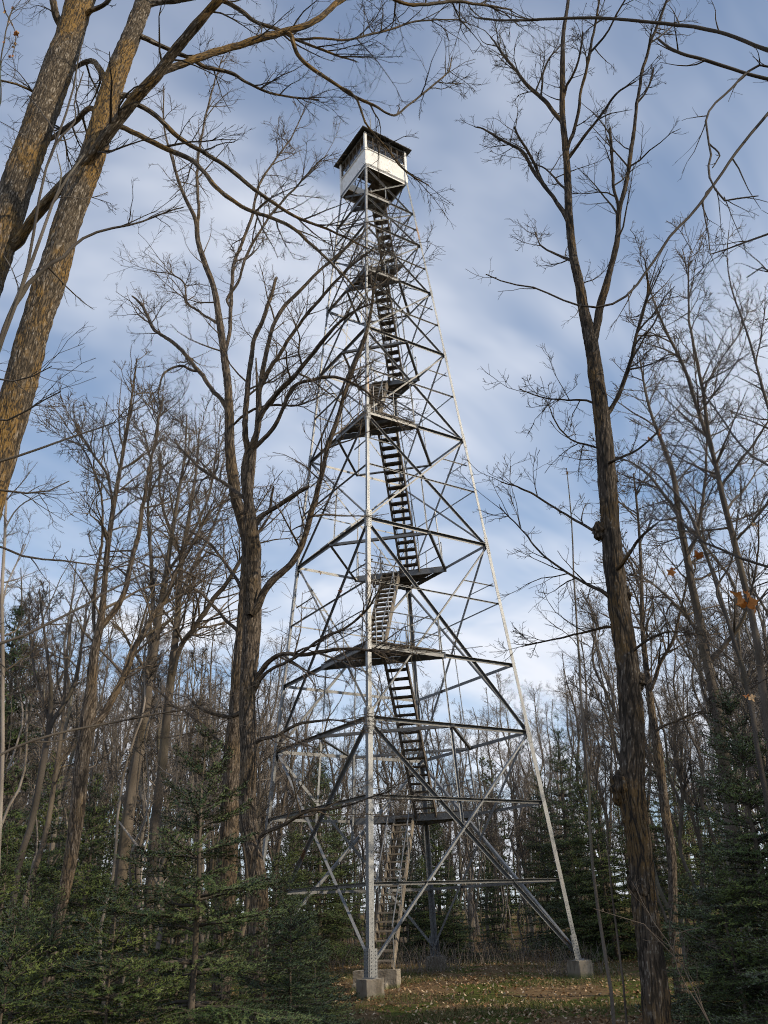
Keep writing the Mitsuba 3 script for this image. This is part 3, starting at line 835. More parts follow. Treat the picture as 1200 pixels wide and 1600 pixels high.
# the maple left of the tower
MAPLE = hero('maple', 'large bare maple with a lichen patched forked trunk just left of the tower',
     [([(402, 1560, 37.4), (403, 1455, 35.7), (405, 1387, 34), (396, 1331, 30.6), (389, 1290, 30.6), (387, 1237, 29.8), (388, 1162, 28.9), (387, 1087, 28.9), (393, 987, 30.6), (393, 894, 32.3), (392, 850, 32.3), (381, 815, 22.9), (372, 790, 19.6), (364, 747, 18.7), (359, 695, 17), (358, 642, 15.3), (355, 590, 13.6), (350, 555, 12.8), (343, 502, 11.9), (334, 450, 10.2), (319, 408, 10.2), (310, 380, 9.35), (305, 342, 7.65), (292, 315, 6.8), (279, 283, 5.95), (270, 252, 5.1), (257, 202, 3.4), (256, 135, 2.04)], 14.5, 15.0),
      ([(392, 960, 11.9), (394, 905, 22.1), (394, 840, 24.6), (390, 800, 20.4), (388, 780, 17.8), (384, 730, 16.1), (388, 710, 15.3), (396, 692, 12.8), (401, 677, 10.2), (406, 607, 8.5), (417, 548, 7.65), (427, 509, 6.8), (445, 478, 6.8), (466, 457, 5.95), (497, 425, 5.1), (529, 397, 4.25), (552, 378, 2.89), (580, 352, 1.7)], 14.5, 13.4)],
     [([(386, 700, 10.2), (384, 632, 9.35), (391, 572, 8.5), (396, 534, 7.65), (410, 502, 7.65), (424, 460, 6.8), (433, 432, 5.1)], 14.4, 14.0),
      ([(404, 625, 7.65), (420, 580, 7.22), (438, 551, 6.8), (466, 509, 5.95), (490, 478, 5.52), (522, 443, 4.67), (550, 415, 3.4), (580, 392, 1.7)], 14.3, 13.0),
      ([(402, 660, 10.2), (412, 642, 9.35), (427, 621, 8.92), (452, 597, 8.5), (480, 565, 7.65), (508, 530, 6.8), (536, 499, 5.1), (566, 480, 3.4), (596, 470, 1.7)], 14.4, 12.6),
      ([(398, 700, 8.5), (412, 688, 7.65), (427, 670, 7.22), (441, 639, 6.8), (459, 604, 6.38), (490, 593, 5.95), (525, 590, 5.1), (550, 599, 4.25), (585, 622, 3.4), (612, 642, 2.04)], 14.4, 13.0),
      ([(354, 640, 8.5), (345, 624, 7.65), (336, 614, 7.65), (315, 586, 7.22), (294, 558, 6.8), (263, 530, 5.95), (242, 516, 5.52), (228, 488, 5.1), (216, 470, 4.25), (205, 462, 2.55)], 14.7, 16.5),
      ([(303, 580, 4.25), (284, 572, 4.25), (262, 578, 3.82), (249, 604, 3.4), (248, 622, 2.55), (256, 646, 1.7)], 15.6, 15.0),
      ([(408, 808, 10.2), (424, 797, 8.5), (438, 789, 8.07), (462, 772, 7.22), (483, 760, 5.95)], 14.5, 14.0),
      ([(420, 800, 5.1), (424, 779, 4.25), (427, 760, 3.4)], 14.4, 14.2),
      ([(400, 950, 15.3), (412, 925, 12.8), (430, 903, 11.9), (456, 881, 11), (469, 859, 10.2), (482, 817, 9.35), (497, 765, 8.5), (512, 697, 8.07), (531, 641, 7.65), (546, 592, 7.22), (564, 544, 6.8), (576, 502, 5.95), (582, 464, 4.25), (590, 420, 2.55), (604, 380, 1.7)], 14.4, 12.6),
      ([(398, 1062, 11.9), (414, 1040, 9.35), (437, 1024, 7.65), (470, 1024, 6.8), (500, 1019, 6.8), (550, 1013, 5.95), (580, 1017, 4.25), (607, 1022, 3.4), (634, 1024, 2.04)], 14.4, 13.0),
      ([(398, 1078, 7.65), (412, 1056, 5.95), (456, 1031, 5.1), (497, 1001, 4.76), (550, 975, 4.25), (576, 949, 3.4), (592, 922, 2.55), (612, 900, 1.7)], 14.4, 12.4),
      ([(351, 556, 6.8), (358, 520, 6.8), (361, 485, 6.8), (363, 432, 6.38), (366, 408, 5.95), (378, 380, 5.52), (393, 342, 5.1), (405, 290, 4.25), (428, 252, 3.4), (455, 215, 2.55), (476, 168, 1.7)], 14.8, 15.8),
      ([(312, 385, 5.95), (310, 330, 5.52), (308, 270, 5.1), (318, 200, 4.25), (335, 130, 3.06), (350, 85, 2.04)], 14.9, 15.6),
      ([(334, 502, 5.1), (314, 488, 4.25), (293, 475, 3.82), (286, 440, 3.4), (270, 430, 2.55), (240, 424, 1.7)], 14.9, 16.2),
      ([(362, 668, 4.25), (395, 640, 4.25), (430, 632, 3.74), (470, 632, 2.89), (500, 620, 1.7)], 14.3, 12.8),
      ([(384, 780, 6.8), (355, 757, 5.95), (325, 740, 5.52), (295, 715, 4.67), (272, 686, 3.4)], 14.6, 16.4),
      ([(355, 470, 5.1), (372, 440, 5.1), (385, 400, 4.76), (420, 340, 4.25), (455, 300, 3.74), (490, 262, 3.06), (514, 240, 1.7)], 14.9, 14.2),
      ([(385, 1110, 10.2), (368, 1118, 8.5), (340, 1117, 6.8), (315, 1108, 5.1), (300, 1096, 4.25)], 14.6, 15.2),
      ([(400, 1160, 6.8), (430, 1150, 5.95), (470, 1130, 5.1), (510, 1125, 3.4), (560, 1130, 2.04)], 14.4, 13.2),
      ([(402, 1310, 7.65), (440, 1290, 6.38), (480, 1268, 5.52), (530, 1262, 4.25), (580, 1245, 2.89), (612, 1236, 1.7)], 14.2, 12.8)],
     21, 'bark_maple', amp=.012, twig='twig_tan', dens=(2.2, 5.5, 4), tw_len=(1.3, .52), rmin=.0048, twigs_on_trunk=.8, up=.035, step=.035)
hero('maple', 'rough brown maple trunk close behind the large forked maple, rising out of the fir',
     [([(346, 1560, 38.6), (352, 1400, 36.8), (358, 1300, 34), (362, 1200, 30.4), (368, 1120, 25.8), (374, 1040, 22.1), (379, 960, 18.4), (383, 890, 14.7), (388, 800, 12), (396, 720, 8.28), (402, 640, 5.52), (400, 560, 2.76)], 16.0, 16.6)],
     [([(362, 1190, 8.28), (335, 1150, 6.44), (300, 1120, 4.6), (262, 1100, 2.76)], 16.0, 17.2), ([(376, 1010, 7.36), (345, 960, 5.98), (310, 925, 4.6), (270, 900, 2.76)], 16.2, 17.6), ([(380, 940, 6.44), (352, 880, 5.52), (318, 842, 4.23), (290, 826, 2.76)], 16.3, 17.4)],
     22, 'bark_maple', amp=.012, twig='twig_tan', dens=(1.5, 5, 4), tw_len=(1.6, .52), rmin=.0058, twigs_on_trunk=.5, step=.04)

# the tall tree right of the tower
hero('burl_tree', 'tall dark trunk with burls and a high fork, right of the tower',
     [([(1032, 1720, 62), (1026, 1596, 58), (1019, 1520, 54), (1012, 1450, 50), (1005, 1394, 47), (998, 1319, 46), (988, 1240, 48), (989, 1169, 45), (985, 1094, 42), (979, 1019, 40), (969, 960, 37), (957, 858, 34), (949, 756, 31), (943, 675, 29), (932, 594, 26), (922, 525, 24), (912, 484, 19), (905, 441, 17), (898, 412, 16), (889, 337, 14), (887, 281, 13.5), (883, 225, 12), (879, 180, 11), (879, 112, 10), (880, 56, 8), (888, 0, 6.5), (892, -60, 4)], 9.0, 9.4)],
     [([(926, 535, 16), (932, 514, 15), (941, 469, 13.5), (954, 420, 11), (965, 375, 9.5), (967, 330, 9), (975, 300, 8), (982, 262, 7.5), (990, 210, 7), (996, 161, 6.6), (1009, 94, 6), (1024, 45, 5.4), (1042, 0, 4.6), (1060, -50, 3)], 9.1, 8.4),
      ([(967, 322, 6), (962, 300, 6), (958, 270, 5.6), (955, 225, 5.2), (954, 200, 5)], 8.9, 8.7),
      ([(1000, 155, 4), (1012, 138, 4), (1020, 115, 4), (1022, 106, 3.4)], 8.7, 8.6),
      ([(884, 338, 9), (870, 318, 8), (855, 296, 7.4), (832, 266, 7), (810, 232, 6), (787, 221, 5), (765, 206, 4), (745, 198, 2.4)], 9.2, 9.8),
      ([(845, 280, 5), (834, 258, 5), (821, 232, 4.6), (810, 212, 4.2), (804, 197, 3.6)], 9.5, 9.3),
      ([(876, 188, 8.5), (862, 170, 8), (847, 154, 7.6), (825, 135, 7), (802, 107, 6), (787, 86, 5), (765, 56, 3)], 9.3, 9.9),
      ([(886, 240, 7), (892, 215, 6.6), (900, 187, 6.2), (911, 124, 5.6), (921, 82, 5.4), (930, 40, 5), (936, -10, 3)], 9.2, 8.6),
      ([(919, 86, 4.6), (932, 70, 4.4), (945, 56, 4), (965, 20, 3.4), (980, -5, 3)], 8.8, 8.3),
      ([(894, 240, 6), (907, 221, 5.6), (922, 202, 5.2), (937, 184, 4.8), (952, 161, 4.4), (967, 142, 4), (994, 126, 2.4)], 9.2, 8.5),
      ([(880, 150, 5), (886, 130, 5), (895, 118, 4.6), (905, 92, 4), (910, 50, 3)], 9.3, 8.8),
      ([(846, 146, 4), (848, 120, 3.6), (860, 90, 3), (876, 70, 2)], 9.6, 9.8),
      ([(952, 645, 9), (961, 630, 8), (981, 578, 7), (995, 521, 6.4), (1004, 490, 5.8), (1012, 456, 4.6), (1008, 404, 2.4)], 9.0, 8.2),
      ([(944, 735, 8), (960, 720, 5), (985, 708, 4), (1010, 690, 3), (1030, 672, 2)], 9.0, 8.2),
      ([(900, 415, 6), (880, 402, 5), (862, 395, 4), (845, 384, 2.6), (836, 362, 1.8)], 9.2, 9.8),
      ([(958, 900, 9), (975, 880, 6), (1000, 842, 5), (1030, 815, 3)], 9.0, 8.0),
      ([(935, 834, 7), (918, 822, 5), (880, 802, 4), (850, 782, 3.4), (820, 765, 3), (781, 752, 2)], 9.1, 9.9),
      ([(945, 926, 7), (925, 916, 5), (888, 897, 4), (850, 867, 3.4), (825, 840, 3), (804, 818, 2.4), (780, 790, 1.6)], 9.1, 9.9),
      ([(925, 628, 4), (890, 624, 3), (850, 622, 2.4), (811, 607, 1.8)], 9.2, 9.8), ([(934, 700, 4), (900, 690, 3), (870, 660, 2.4), (855, 630, 1.6)], 9.2, 9.7),
      ([(962, 980, 6), (920, 985, 4), (870, 1000, 3), (815, 1010, 2)], 9.1, 9.8), ([(978, 1040, 6), (1010, 1000, 4), (1050, 985, 3), (1100, 990, 2)], 9.0, 8.4),
      ([(886, 300, 5), (872, 285, 4), (850, 262, 3), (828, 254, 2)], 9.2, 10.0)],
     31, 'bark_rough', amp=.013, dens=(2.2, 5, 3.6), tw_len=(.9, .5), rmin=.0034, twigs_on_trunk=.35, up=.06, step=.025)

for q_, (bx_, by_, bs_) in enumerate([(962, 1232, .115), (938, 828, .075), (984, 930, .07), (962, 748, .06), (1000, 1385, .11), (1006, 1062, .07), (925, 596, .05), (946, 640, .05), (1000, 1165, .06), (903, 430, .05), (980, 1290, .07)]):
    burl('burl_tree', bx_, by_, bs_, q_, 'bark_rough')

# limbs of a tree outside the right edge
OVER = hero('overhanging_tree', 'tree outside the right edge whose long dark limbs arch across the upper right sky',
     [([(1500, 1800, 60), (1480, 1300, 58), (1455, 900, 52), (1420, 500, 44), (1390, 200, 36), (1375, 0, 28), (1360, -200, 18), (1345, -380, 8)], 4.6, 4.7)],
     [([(1385, 130, 15), (1320, 100, 11), (1260, 92, 9.5), (1200, 77, 8.6), (1150, 57, 8), (1090, 42, 7.4), (1010, 34, 6.8), (930, 27, 6), (860, 30, 5.2), (780, 32, 4), (740, 28, 2.4)], 4.6, 5.2),
      ([(1392, 190, 13), (1330, 160, 10), (1260, 140, 8.6), (1200, 122, 7.6), (1150, 108, 7), (1110, 97, 6.6), (1065, 85, 6), (1040, 72, 5.4), (1026, 58, 4.8)], 4.6, 4.4),
      ([(1378, 60, 11), (1310, 90, 8), (1240, 130, 6.4), (1200, 178, 5.8), (1170, 215, 5.6), (1140, 252, 5.4), (1105, 300, 5.2), (1080, 335, 5), (1045, 372, 4.8), (1018, 410, 4.5), (990, 450, 4.2), (966, 472, 4), (938, 481, 3.8), (900, 478, 3.4), (870, 465, 3.1), (830, 449, 2.8), (790, 442, 2.4), (758, 429, 1.8)], 4.6, 4.9),
      ([(1265, 138, 6), (1220, 110, 5.2), (1190, 100, 4.8), (1165, 115, 4.6), (1140, 142, 4.4), (1112, 168, 4.2), (1104, 186, 4.2), (1106, 215, 4.2), (1110, 245, 4), (1107, 265, 4), (1116, 292, 3.8), (1130, 311, 3.6), (1142, 319, 3.4), (1156, 309, 3.2), (1184, 306, 2.2)], 4.4, 4.2),
      ([(1118, 232, 3.6), (1124, 240, 3.2), (1112, 262, 2.4)], 4.2, 4.2),
      ([(1408, 380, 9), (1320, 372, 6), (1250, 352, 4.6), (1200, 366, 4), (1150, 382, 3.2), (1112, 396, 2)], 4.6, 4.9),
      ([(1102, 304, 3), (1101, 340, 2.4), (1108, 370, 2), (1110, 400, 1.6)], 4.7, 4.7),
      ([(1420, 620, 10), (1330, 540, 7), (1240, 470, 5), (1190, 420, 3.4), (1166, 435, 2.2)], 4.6, 4.8),
      ([(1446, 850, 10), (1350, 920, 7.5), (1260, 900, 6), (1196, 885, 5), (1150, 868, 4.4), (1090, 840, 3.4), (1046, 790, 2.4)], 4.6, 5.4),
      ([(1255, 900, 4), (1220, 905, 3), (1190, 912, 2.4), (1166, 926, 1.6)], 5.0, 5.2), ([(1150, 868, 3), (1125, 860, 2.4), (1104, 868, 1.6)], 5.2, 5.3), ([(1088, 839, 3), (1072, 868, 2.2), (1054, 892, 1.6)], 5.3, 5.4),
      ([(1450, 980, 9), (1340, 1010, 6), (1260, 1030, 4.4), (1210, 1052, 3), (1172, 1078, 1.8)], 4.6, 5.4), ([(1240, 470, 3.4), (1215, 492, 2.6), (1194, 498, 1.8)], 4.7, 4.8), ([(1250, 745, 3.4), (1215, 785, 2.6), (1180, 818, 1.8)], 5.0, 5.2),
      ([(1440, 780, 9), (1330, 760, 6), (1250, 745, 5), (1190, 722, 4), (1120, 640, 3), (1080, 592, 2)], 4.6, 5.4)],
     41, 'bark_rough', limb_mat='twig', amp=.010, dens=(1.1, 1.6, 1.2), tw_len=(.45, .5), rmin=.0016, up=.0, step=.04, wig=.008)

# mid-distance trees on the left
hero('forest_tree', 'bare grey tree with a long right leaning limb, in front of the firs at left',
     [([(58, 1660, 16.6), (67, 1590, 17.5), (79, 1519, 19.3), (94, 1425, 22.1), (109, 1350, 24.8), (120, 1275, 27.6), (127, 1200, 27.6), (139, 1106, 25.8), (143, 1067, 17.5), (148, 1017, 16.6), (155, 983, 14.7), (160, 950, 11), (163, 917, 10.1), (167, 867, 9.2), (176, 800, 8.28), (190, 720, 6.44), (203, 640, 4.6), (214, 560, 2.39)], 13.0, 13.6)],
     [([(154, 985, 11), (166, 970, 10.1), (180, 953, 10.1), (197, 917, 9.2), (207, 870, 8.28), (213, 850, 7.82), (225, 780, 6.44), (238, 710, 4.6), (255, 620, 2.76)], 13.2, 14.2),
      ([(142, 1140, 15.6), (157, 1124, 13.8), (173, 1097, 12.9), (193, 1060, 12), (207, 1023, 11), (227, 983, 10.1), (253, 943, 8.28), (277, 893, 6.44), (300, 850, 4.97), (330, 800, 3.68), (372, 770, 2.21)], 13.0, 13.8),
      ([(150, 1010, 6.44), (146, 960, 6.44), (150, 900, 5.89), (160, 840, 4.6), (158, 770, 3.68), (140, 720, 2.76), (100, 660, 1.84)], 13.1, 14.2),
      ([(176, 800, 4.6), (170, 750, 4.6), (140, 700, 3.68), (118, 665, 2.39)], 13.3, 14.2)],
     51, 'bark_maple', amp=.010, twig='twig_tan', dens=(3.6, 5, 4), tw_len=(1.5, .52), rmin=.0058, twigs_on_trunk=1.0, step=.06)
hero('forest_tree', 'bare brown tree forking high, between the grey leaning tree and the maple',
     [([(186, 1420, 24.8), (195, 1320, 22.3), (206, 1237, 20.7), (221, 1144, 17.4), (232, 1069, 16.6), (230, 1083, 14.9), (243, 1000, 13.2), (250, 950, 11.6), (260, 900, 9.9), (267, 850, 7.45), (276, 790, 5.8), (288, 720, 4.14), (292, 650, 2.48)], 18.0, 18.6)],
     [([(244, 1000, 8.28), (240, 967, 8.28), (238, 917, 7.45), (235, 867, 6.62), (231, 800, 4.97), (236, 730, 3.81), (222, 660, 2.48)], 18.1, 18.8), ([(235, 1060, 6.62), (225, 1040, 5.8), (205, 1010, 4.97), (190, 985, 3.31), (172, 970, 2.48)], 18.0, 17.0),
      ([(258, 905, 5.8), (285, 860, 4.97), (312, 810, 4.14), (330, 760, 3.31), (338, 700, 2.15)], 18.3, 17.6)],
     52, 'bark_brown', twig='twig_tan', dens=(3.6, 5, 4.2), tw_len=(1.9, .52), rmin=.0075, twigs_on_trunk=1.0)
hero('forest_tree', 'bare brown tree with a limb sweeping up to the maple trunk',
     [([(232, 1420, 18), (240, 1331, 16.2), (246, 1256, 16.2), (255, 1181, 16.2), (262, 1106, 14.4), (268, 1050, 13.5), (272, 1017, 12.6), (277, 967, 10.8), (280, 917, 9.9), (285, 867, 8.1), (296, 800, 6.3), (306, 740, 4.5), (312, 670, 2.7)], 20.0, 20.6)],
     [([(268, 1062, 9.9), (283, 1010, 9), (307, 977, 9), (333, 937, 8.1), (357, 907, 7.2), (377, 873, 6.3), (400, 838, 4.5), (425, 800, 2.7)], 20.0, 18.6), ([(278, 950, 6.3), (300, 890, 5.4), (330, 830, 4.5), (352, 770, 2.7)], 20.2, 21.0), ([(284, 870, 5.4), (262, 820, 4.5), (250, 770, 3.6), (252, 710, 2.34)], 20.3, 21.0)],
     53, 'bark_brown', twig='twig_tan', dens=(3.6, 5, 4.2), tw_len=(2.0, .52), rmin=.008, twigs_on_trunk=1.0)
hero('forest_tree', 'thin dark tree with a candelabra fork at the left, just right of the tall spruce',
     [([(4, 1560, 12), (11, 1500, 12), (22, 1406, 12), (37, 1320, 12), (47, 1293, 12), (60, 1233, 12), (70, 1183, 12), (77, 1143, 11), (80, 1083, 7), (75, 1033, 6), (68, 980, 4), (62, 920, 2.6)], 14.0, 14.4)],
     [([(77, 1140, 8), (72, 1110, 7), (67, 1097, 7), (57, 1063, 5), (50, 1020, 4), (44, 960, 2.6)], 14.0, 14.4), ([(78, 1138, 9), (97, 1107, 8), (113, 1077, 7), (123, 1037, 6), (128, 1000, 4.4), (136, 940, 2.6)], 14.0, 14.6)],
     54, 'twig', twig='twig_tan', dens=(2.8, 6, 4), tw_len=(1.1, .5), rmin=.005, twigs_on_trunk=.6)
hero('forest_tree', 'leaning brown trunk low at the left edge in front of the dark firs',
     [([(-6, 1640, 12), (15, 1560, 12), (30, 1490, 11), (45, 1387, 11), (64, 1331, 10), (79, 1256, 9), (88, 1190, 8), (98, 1120, 6), (104, 1040, 5), (112, 960, 3)], 15.5, 16.2)],
     [([(85, 1210, 5), (110, 1170, 4), (122, 1130, 3)], 15.8, 16.4), ([(100, 1100, 4), (90, 1060, 3), (96, 1010, 2)], 16, 16.4)],
     55, 'bark_brown', twig='twig_tan', dens=(2.4, 6, 4), tw_len=(1.1, .5), rmin=.005, twigs_on_trunk=.6)
hero('forest_tree', 'thin pale straight stem along the left edge beside the spruce',
     [([(-8, 1560, 8), (-4, 1350, 7.5), (3, 1183, 7), (4, 1017, 6.5), (5, 917, 6), (7, 850, 5), (12, 760, 4), (20, 690, 2.6)], 12.0, 12.4)],
     [([(5, 940, 3), (20, 890, 2.6), (40, 850, 2)], 12.2, 12.6), ([(8, 830, 3), (30, 790, 2.4), (60, 775, 1.6)], 12.3, 12.0)],
     56, 'bark_pale', twig='twig_tan', dens=(2.4, 5, 4), tw_len=(1.0, .5), rmin=.0028, twigs_on_trunk=1.0)

# mid-distance trees on the right
hero('forest_tree', 'slim brown tree partly hidden just right of the burled trunk',
     [([(1052, 1440, 17.1), (1050, 1345, 17.1), (1039, 1262, 18), (1027, 1169, 16.2), (1016, 1094, 12.6), (1009, 1037, 9.9), (1004, 980, 8.1), (1002, 900, 6.3), (998, 820, 4.5), (990, 740, 2.7)], 20.0, 20.4)],
     [([(1014, 1085, 8.1), (1030, 1040, 6.3), (1052, 1000, 5.4), (1066, 940, 3.6), (1080, 880, 2.34)], 20.0, 19.0), ([(1003, 930, 4.5), (985, 880, 3.6), (960, 850, 2.7)], 20.2, 20.8), ([(1024, 1150, 5.4), (1060, 1125, 4.5), (1100, 1110, 2.7)], 20, 19)],
     61, 'bark_maple', amp=.010, twig='twig_tan', dens=(3.4, 5, 4.2), tw_len=(1.9, .52), rmin=.008, twigs_on_trunk=1.0, step=.07)
hero('forest_tree', 'bare grey tree with an ascending crown at the right, left of the two parallel stems',
     [([(1142, 1300, 20.4), (1136, 1220, 20.4), (1125, 1139, 19.6), (1114, 1075, 17.8), (1102, 1019, 16.1), (1095, 980, 14.4), (1079, 899, 12.8), (1063, 817, 11), (1050, 736, 8.5), (1036, 696, 6.8), (1022, 660, 5.1), (1010, 618, 4.25), (1000, 560, 2.55)], 16.5, 17.2)],
     [([(1108, 1040, 9.35), (1130, 1010, 8.5), (1152, 985, 6.8), (1170, 940, 5.1), (1182, 880, 3.4), (1186, 800, 2.04)], 16.6, 15.6), ([(1075, 880, 6.8), (1090, 830, 5.95), (1100, 770, 5.1), (1104, 700, 3.4), (1100, 630, 2.21)], 16.8, 16.2), ([(1062, 810, 5.95), (1035, 770, 5.1), (1010, 740, 4.25), (980, 720, 2.55), (950, 712, 1.7)], 16.8, 17.8), ([(1100, 1010, 6.8), (1070, 960, 5.95), (1040, 930, 4.25), (1010, 905, 3.4), (975, 895, 2.04)], 16.6, 17.8)],
     62, 'bark_brown', twig='twig_tan', dens=(3.6, 5.5, 4.4), tw_len=(1.8, .52), rmin=.0068, twigs_on_trunk=1.0)
hero('forest_tree', 'tall bare tree with two long parallel upper stems at the right',
     [([(1212, 1240, 14.4), (1204, 1160, 13.6), (1192, 1080, 12.8), (1180, 992, 12), (1160, 899, 11.2), (1144, 830, 10.4), (1128, 777, 9.6), (1111, 700, 7.2), (1098, 660, 6.4), (1087, 630, 6.4), (1063, 561, 5.28), (1042, 521, 4.48), (1030, 495, 4), (1022, 472, 3.2), (1010, 430, 1.92)], 14.0, 14.8)],
     [([(1116, 715, 6.4), (1108, 680, 6.4), (1095, 594, 5.6), (1086, 550, 4.8), (1079, 513, 4.32), (1076, 470, 3.2), (1075, 431, 2.4), (1080, 390, 1.6)], 14.5, 14.0),
      ([(1128, 760, 4.8), (1150, 730, 4.8), (1180, 690, 4), (1205, 650, 2.72), (1225, 610, 1.6)], 14.4, 13.6),
      ([(1065, 565, 3.2), (1040, 545, 2.88), (1015, 540, 1.92)], 14.7, 15.4), ([(1100, 620, 3.2), (1122, 570, 2.88), (1150, 530, 2.4), (1172, 480, 1.6)], 14.4, 14), ([(1150, 850, 4.8), (1180, 810, 4), (1215, 770, 2.4)], 14.2, 13.4)],
     63, 'bark_brown', twig='twig_tan', dens=(3.6, 5.5, 4.2), tw_len=(1.5, .52), rmin=.006, twigs_on_trunk=1.0)
hero('forest_tree', 'slim dark tree leaning left across the lower right crowns',
     [([(1190, 1200, 9.6), (1174, 1112, 8.8), (1158, 1040, 8), (1144, 992, 7.2), (1120, 919, 6.4), (1095, 846, 5.6), (1075, 797, 4.8), (1042, 756, 3.52), (1000, 722, 1.92)], 11.0, 11.8)],
     [([(1120, 920, 4), (1142, 880, 3.2), (1150, 830, 2.4), (1160, 760, 1.6)], 11.3, 11), ([(1098, 850, 3.2), (1070, 840, 2.72), (1030, 850, 1.6)], 11.4, 12)],
     64, 'twig', twig='twig_tan', dens=(2.0, 5, 4), tw_len=(1.0, .5), rmin=.0042, twigs_on_trunk=.7)
hero('forest_tree', 'thin upper stem crossing the right edge beside the parallel stems',
     [([(1300, 1100, 9.6), (1262, 850, 7.2), (1230, 720, 5.6), (1200, 635, 4.8), (1180, 565, 4), (1164, 513, 3.52), (1144, 452, 2.72), (1136, 400, 1.92), (1140, 360, 1.44)], 12.5, 13.0)],
     [([(1182, 570, 2.72), (1190, 520, 2.4), (1196, 460, 1.6)], 12.8, 12.4), ([(1220, 690, 3.2), (1180, 660, 2.72), (1150, 650, 1.6)], 12.7, 13.4)],
     65, 'twig', twig='twig_tan', dens=(2.0, 4, 4), tw_len=(.9, .5), rmin=.0042, twigs_on_trunk=.7)

# saplings right of the tower
hero('sapling', 'tall thin pale sapling between the tower and the burled trunk',
     [([(962, 1640, 8.16), (960, 1596, 7.48), (952, 1525, 6.8), (937, 1431, 6.12), (928, 1370, 5.71), (922, 1319, 5.44), (919, 1225, 4.76), (911, 1131, 4.35), (906, 1075, 4.08), (902, 1000, 3.4), (897, 900, 2.72), (893, 800, 2.04), (886, 730, 1.36)], 9.6, 9.9)],
     [([(912, 1140, 2.04), (935, 1120, 1.63), (960, 1115, 1.09)], 9.8, 9.6), ([(903, 1010, 1.77), (880, 985, 1.36), (850, 975, 0.952)], 9.8, 10.2)],
     71, 'bark_grey', dens=(2.2, 2.5, 2), tw_len=(.6, .5), rmin=.0016, twigs_on_trunk=1.2, ang=(45, 75))
hero('sapling', 'thin brown sapling close to the left side of the burled trunk',
     [([(984, 1660, 4.9), (979, 1596, 4.62), (971, 1520, 4.2), (964, 1450, 3.78), (956, 1380, 3.5), (952, 1337, 3.22), (945, 1225, 2.8), (943, 1165, 2.1), (940, 1080, 1.4)], 9.2, 9.4)],
     [([(952, 1330, 1.68), (970, 1290, 1.4), (985, 1280, 0.98)], 9.2, 9.0)],
     72, 'bark_brown', dens=(2.2, 2.5, 2), tw_len=(.5, .5), rmin=.0016, twigs_on_trunk=.8, ang=(45, 75))
hero('bare_shrub', 'leafless shrub whose pinkish twigs lean left across the foot of the burled trunk',
     [([(1125, 1700, 3.08), (1110, 1600, 2.75), (1098, 1565, 2.53), (1072, 1512, 2.31), (1051, 1480, 2.09), (1031, 1460, 1.76), (996, 1437, 1.43), (972, 1425, 1.1), (930, 1420, 0.77)], 6.0, 6.1)],
     [([(1051, 1480, 1.65), (1056, 1460, 1.43), (1075, 1455, 1.1), (1095, 1450, 0.77)], 6.0, 6.1), ([(1040, 1468, 1.65), (1020, 1440, 1.32), (1000, 1405, 0.99), (985, 1380, 0.77)], 6.0, 6.2), ([(1080, 1525, 1.32), (1060, 1490, 1.1), (1010, 1450, 0.77)], 6.0, 5.9)],
     73, 'twig_tan', dens=(1.6, 2, 1), tw_len=(.35, .5), rmin=.0014, up=.0, cat='shrub')

hero('dead_branch', 'pale broken dead branch hanging among the firs at the lower left',
     [([(186, 1284, 3), (205, 1312, 4), (222, 1335, 4.6), (238, 1368, 5), (255, 1392, 5), (272, 1412, 4)], 10.8, 10.4)],
     [([(286, 1392, 3), (262, 1402, 3.4), (240, 1415, 3), (214, 1432, 2)], 10.5, 10.6), ([(225, 1404, 2.4), (250, 1412, 2.6), (282, 1424, 2)], 10.5, 10.4), ([(238, 1368, 2.4), (236, 1400, 2), (240, 1425, 1.6)], 10.5, 10.4)],
     81, 'bark_pale', amp=0, dens=(1.5, 2, 1), tw_len=(.35, .5), rmin=.0018, up=0, grounded=False, cat='dead branch')


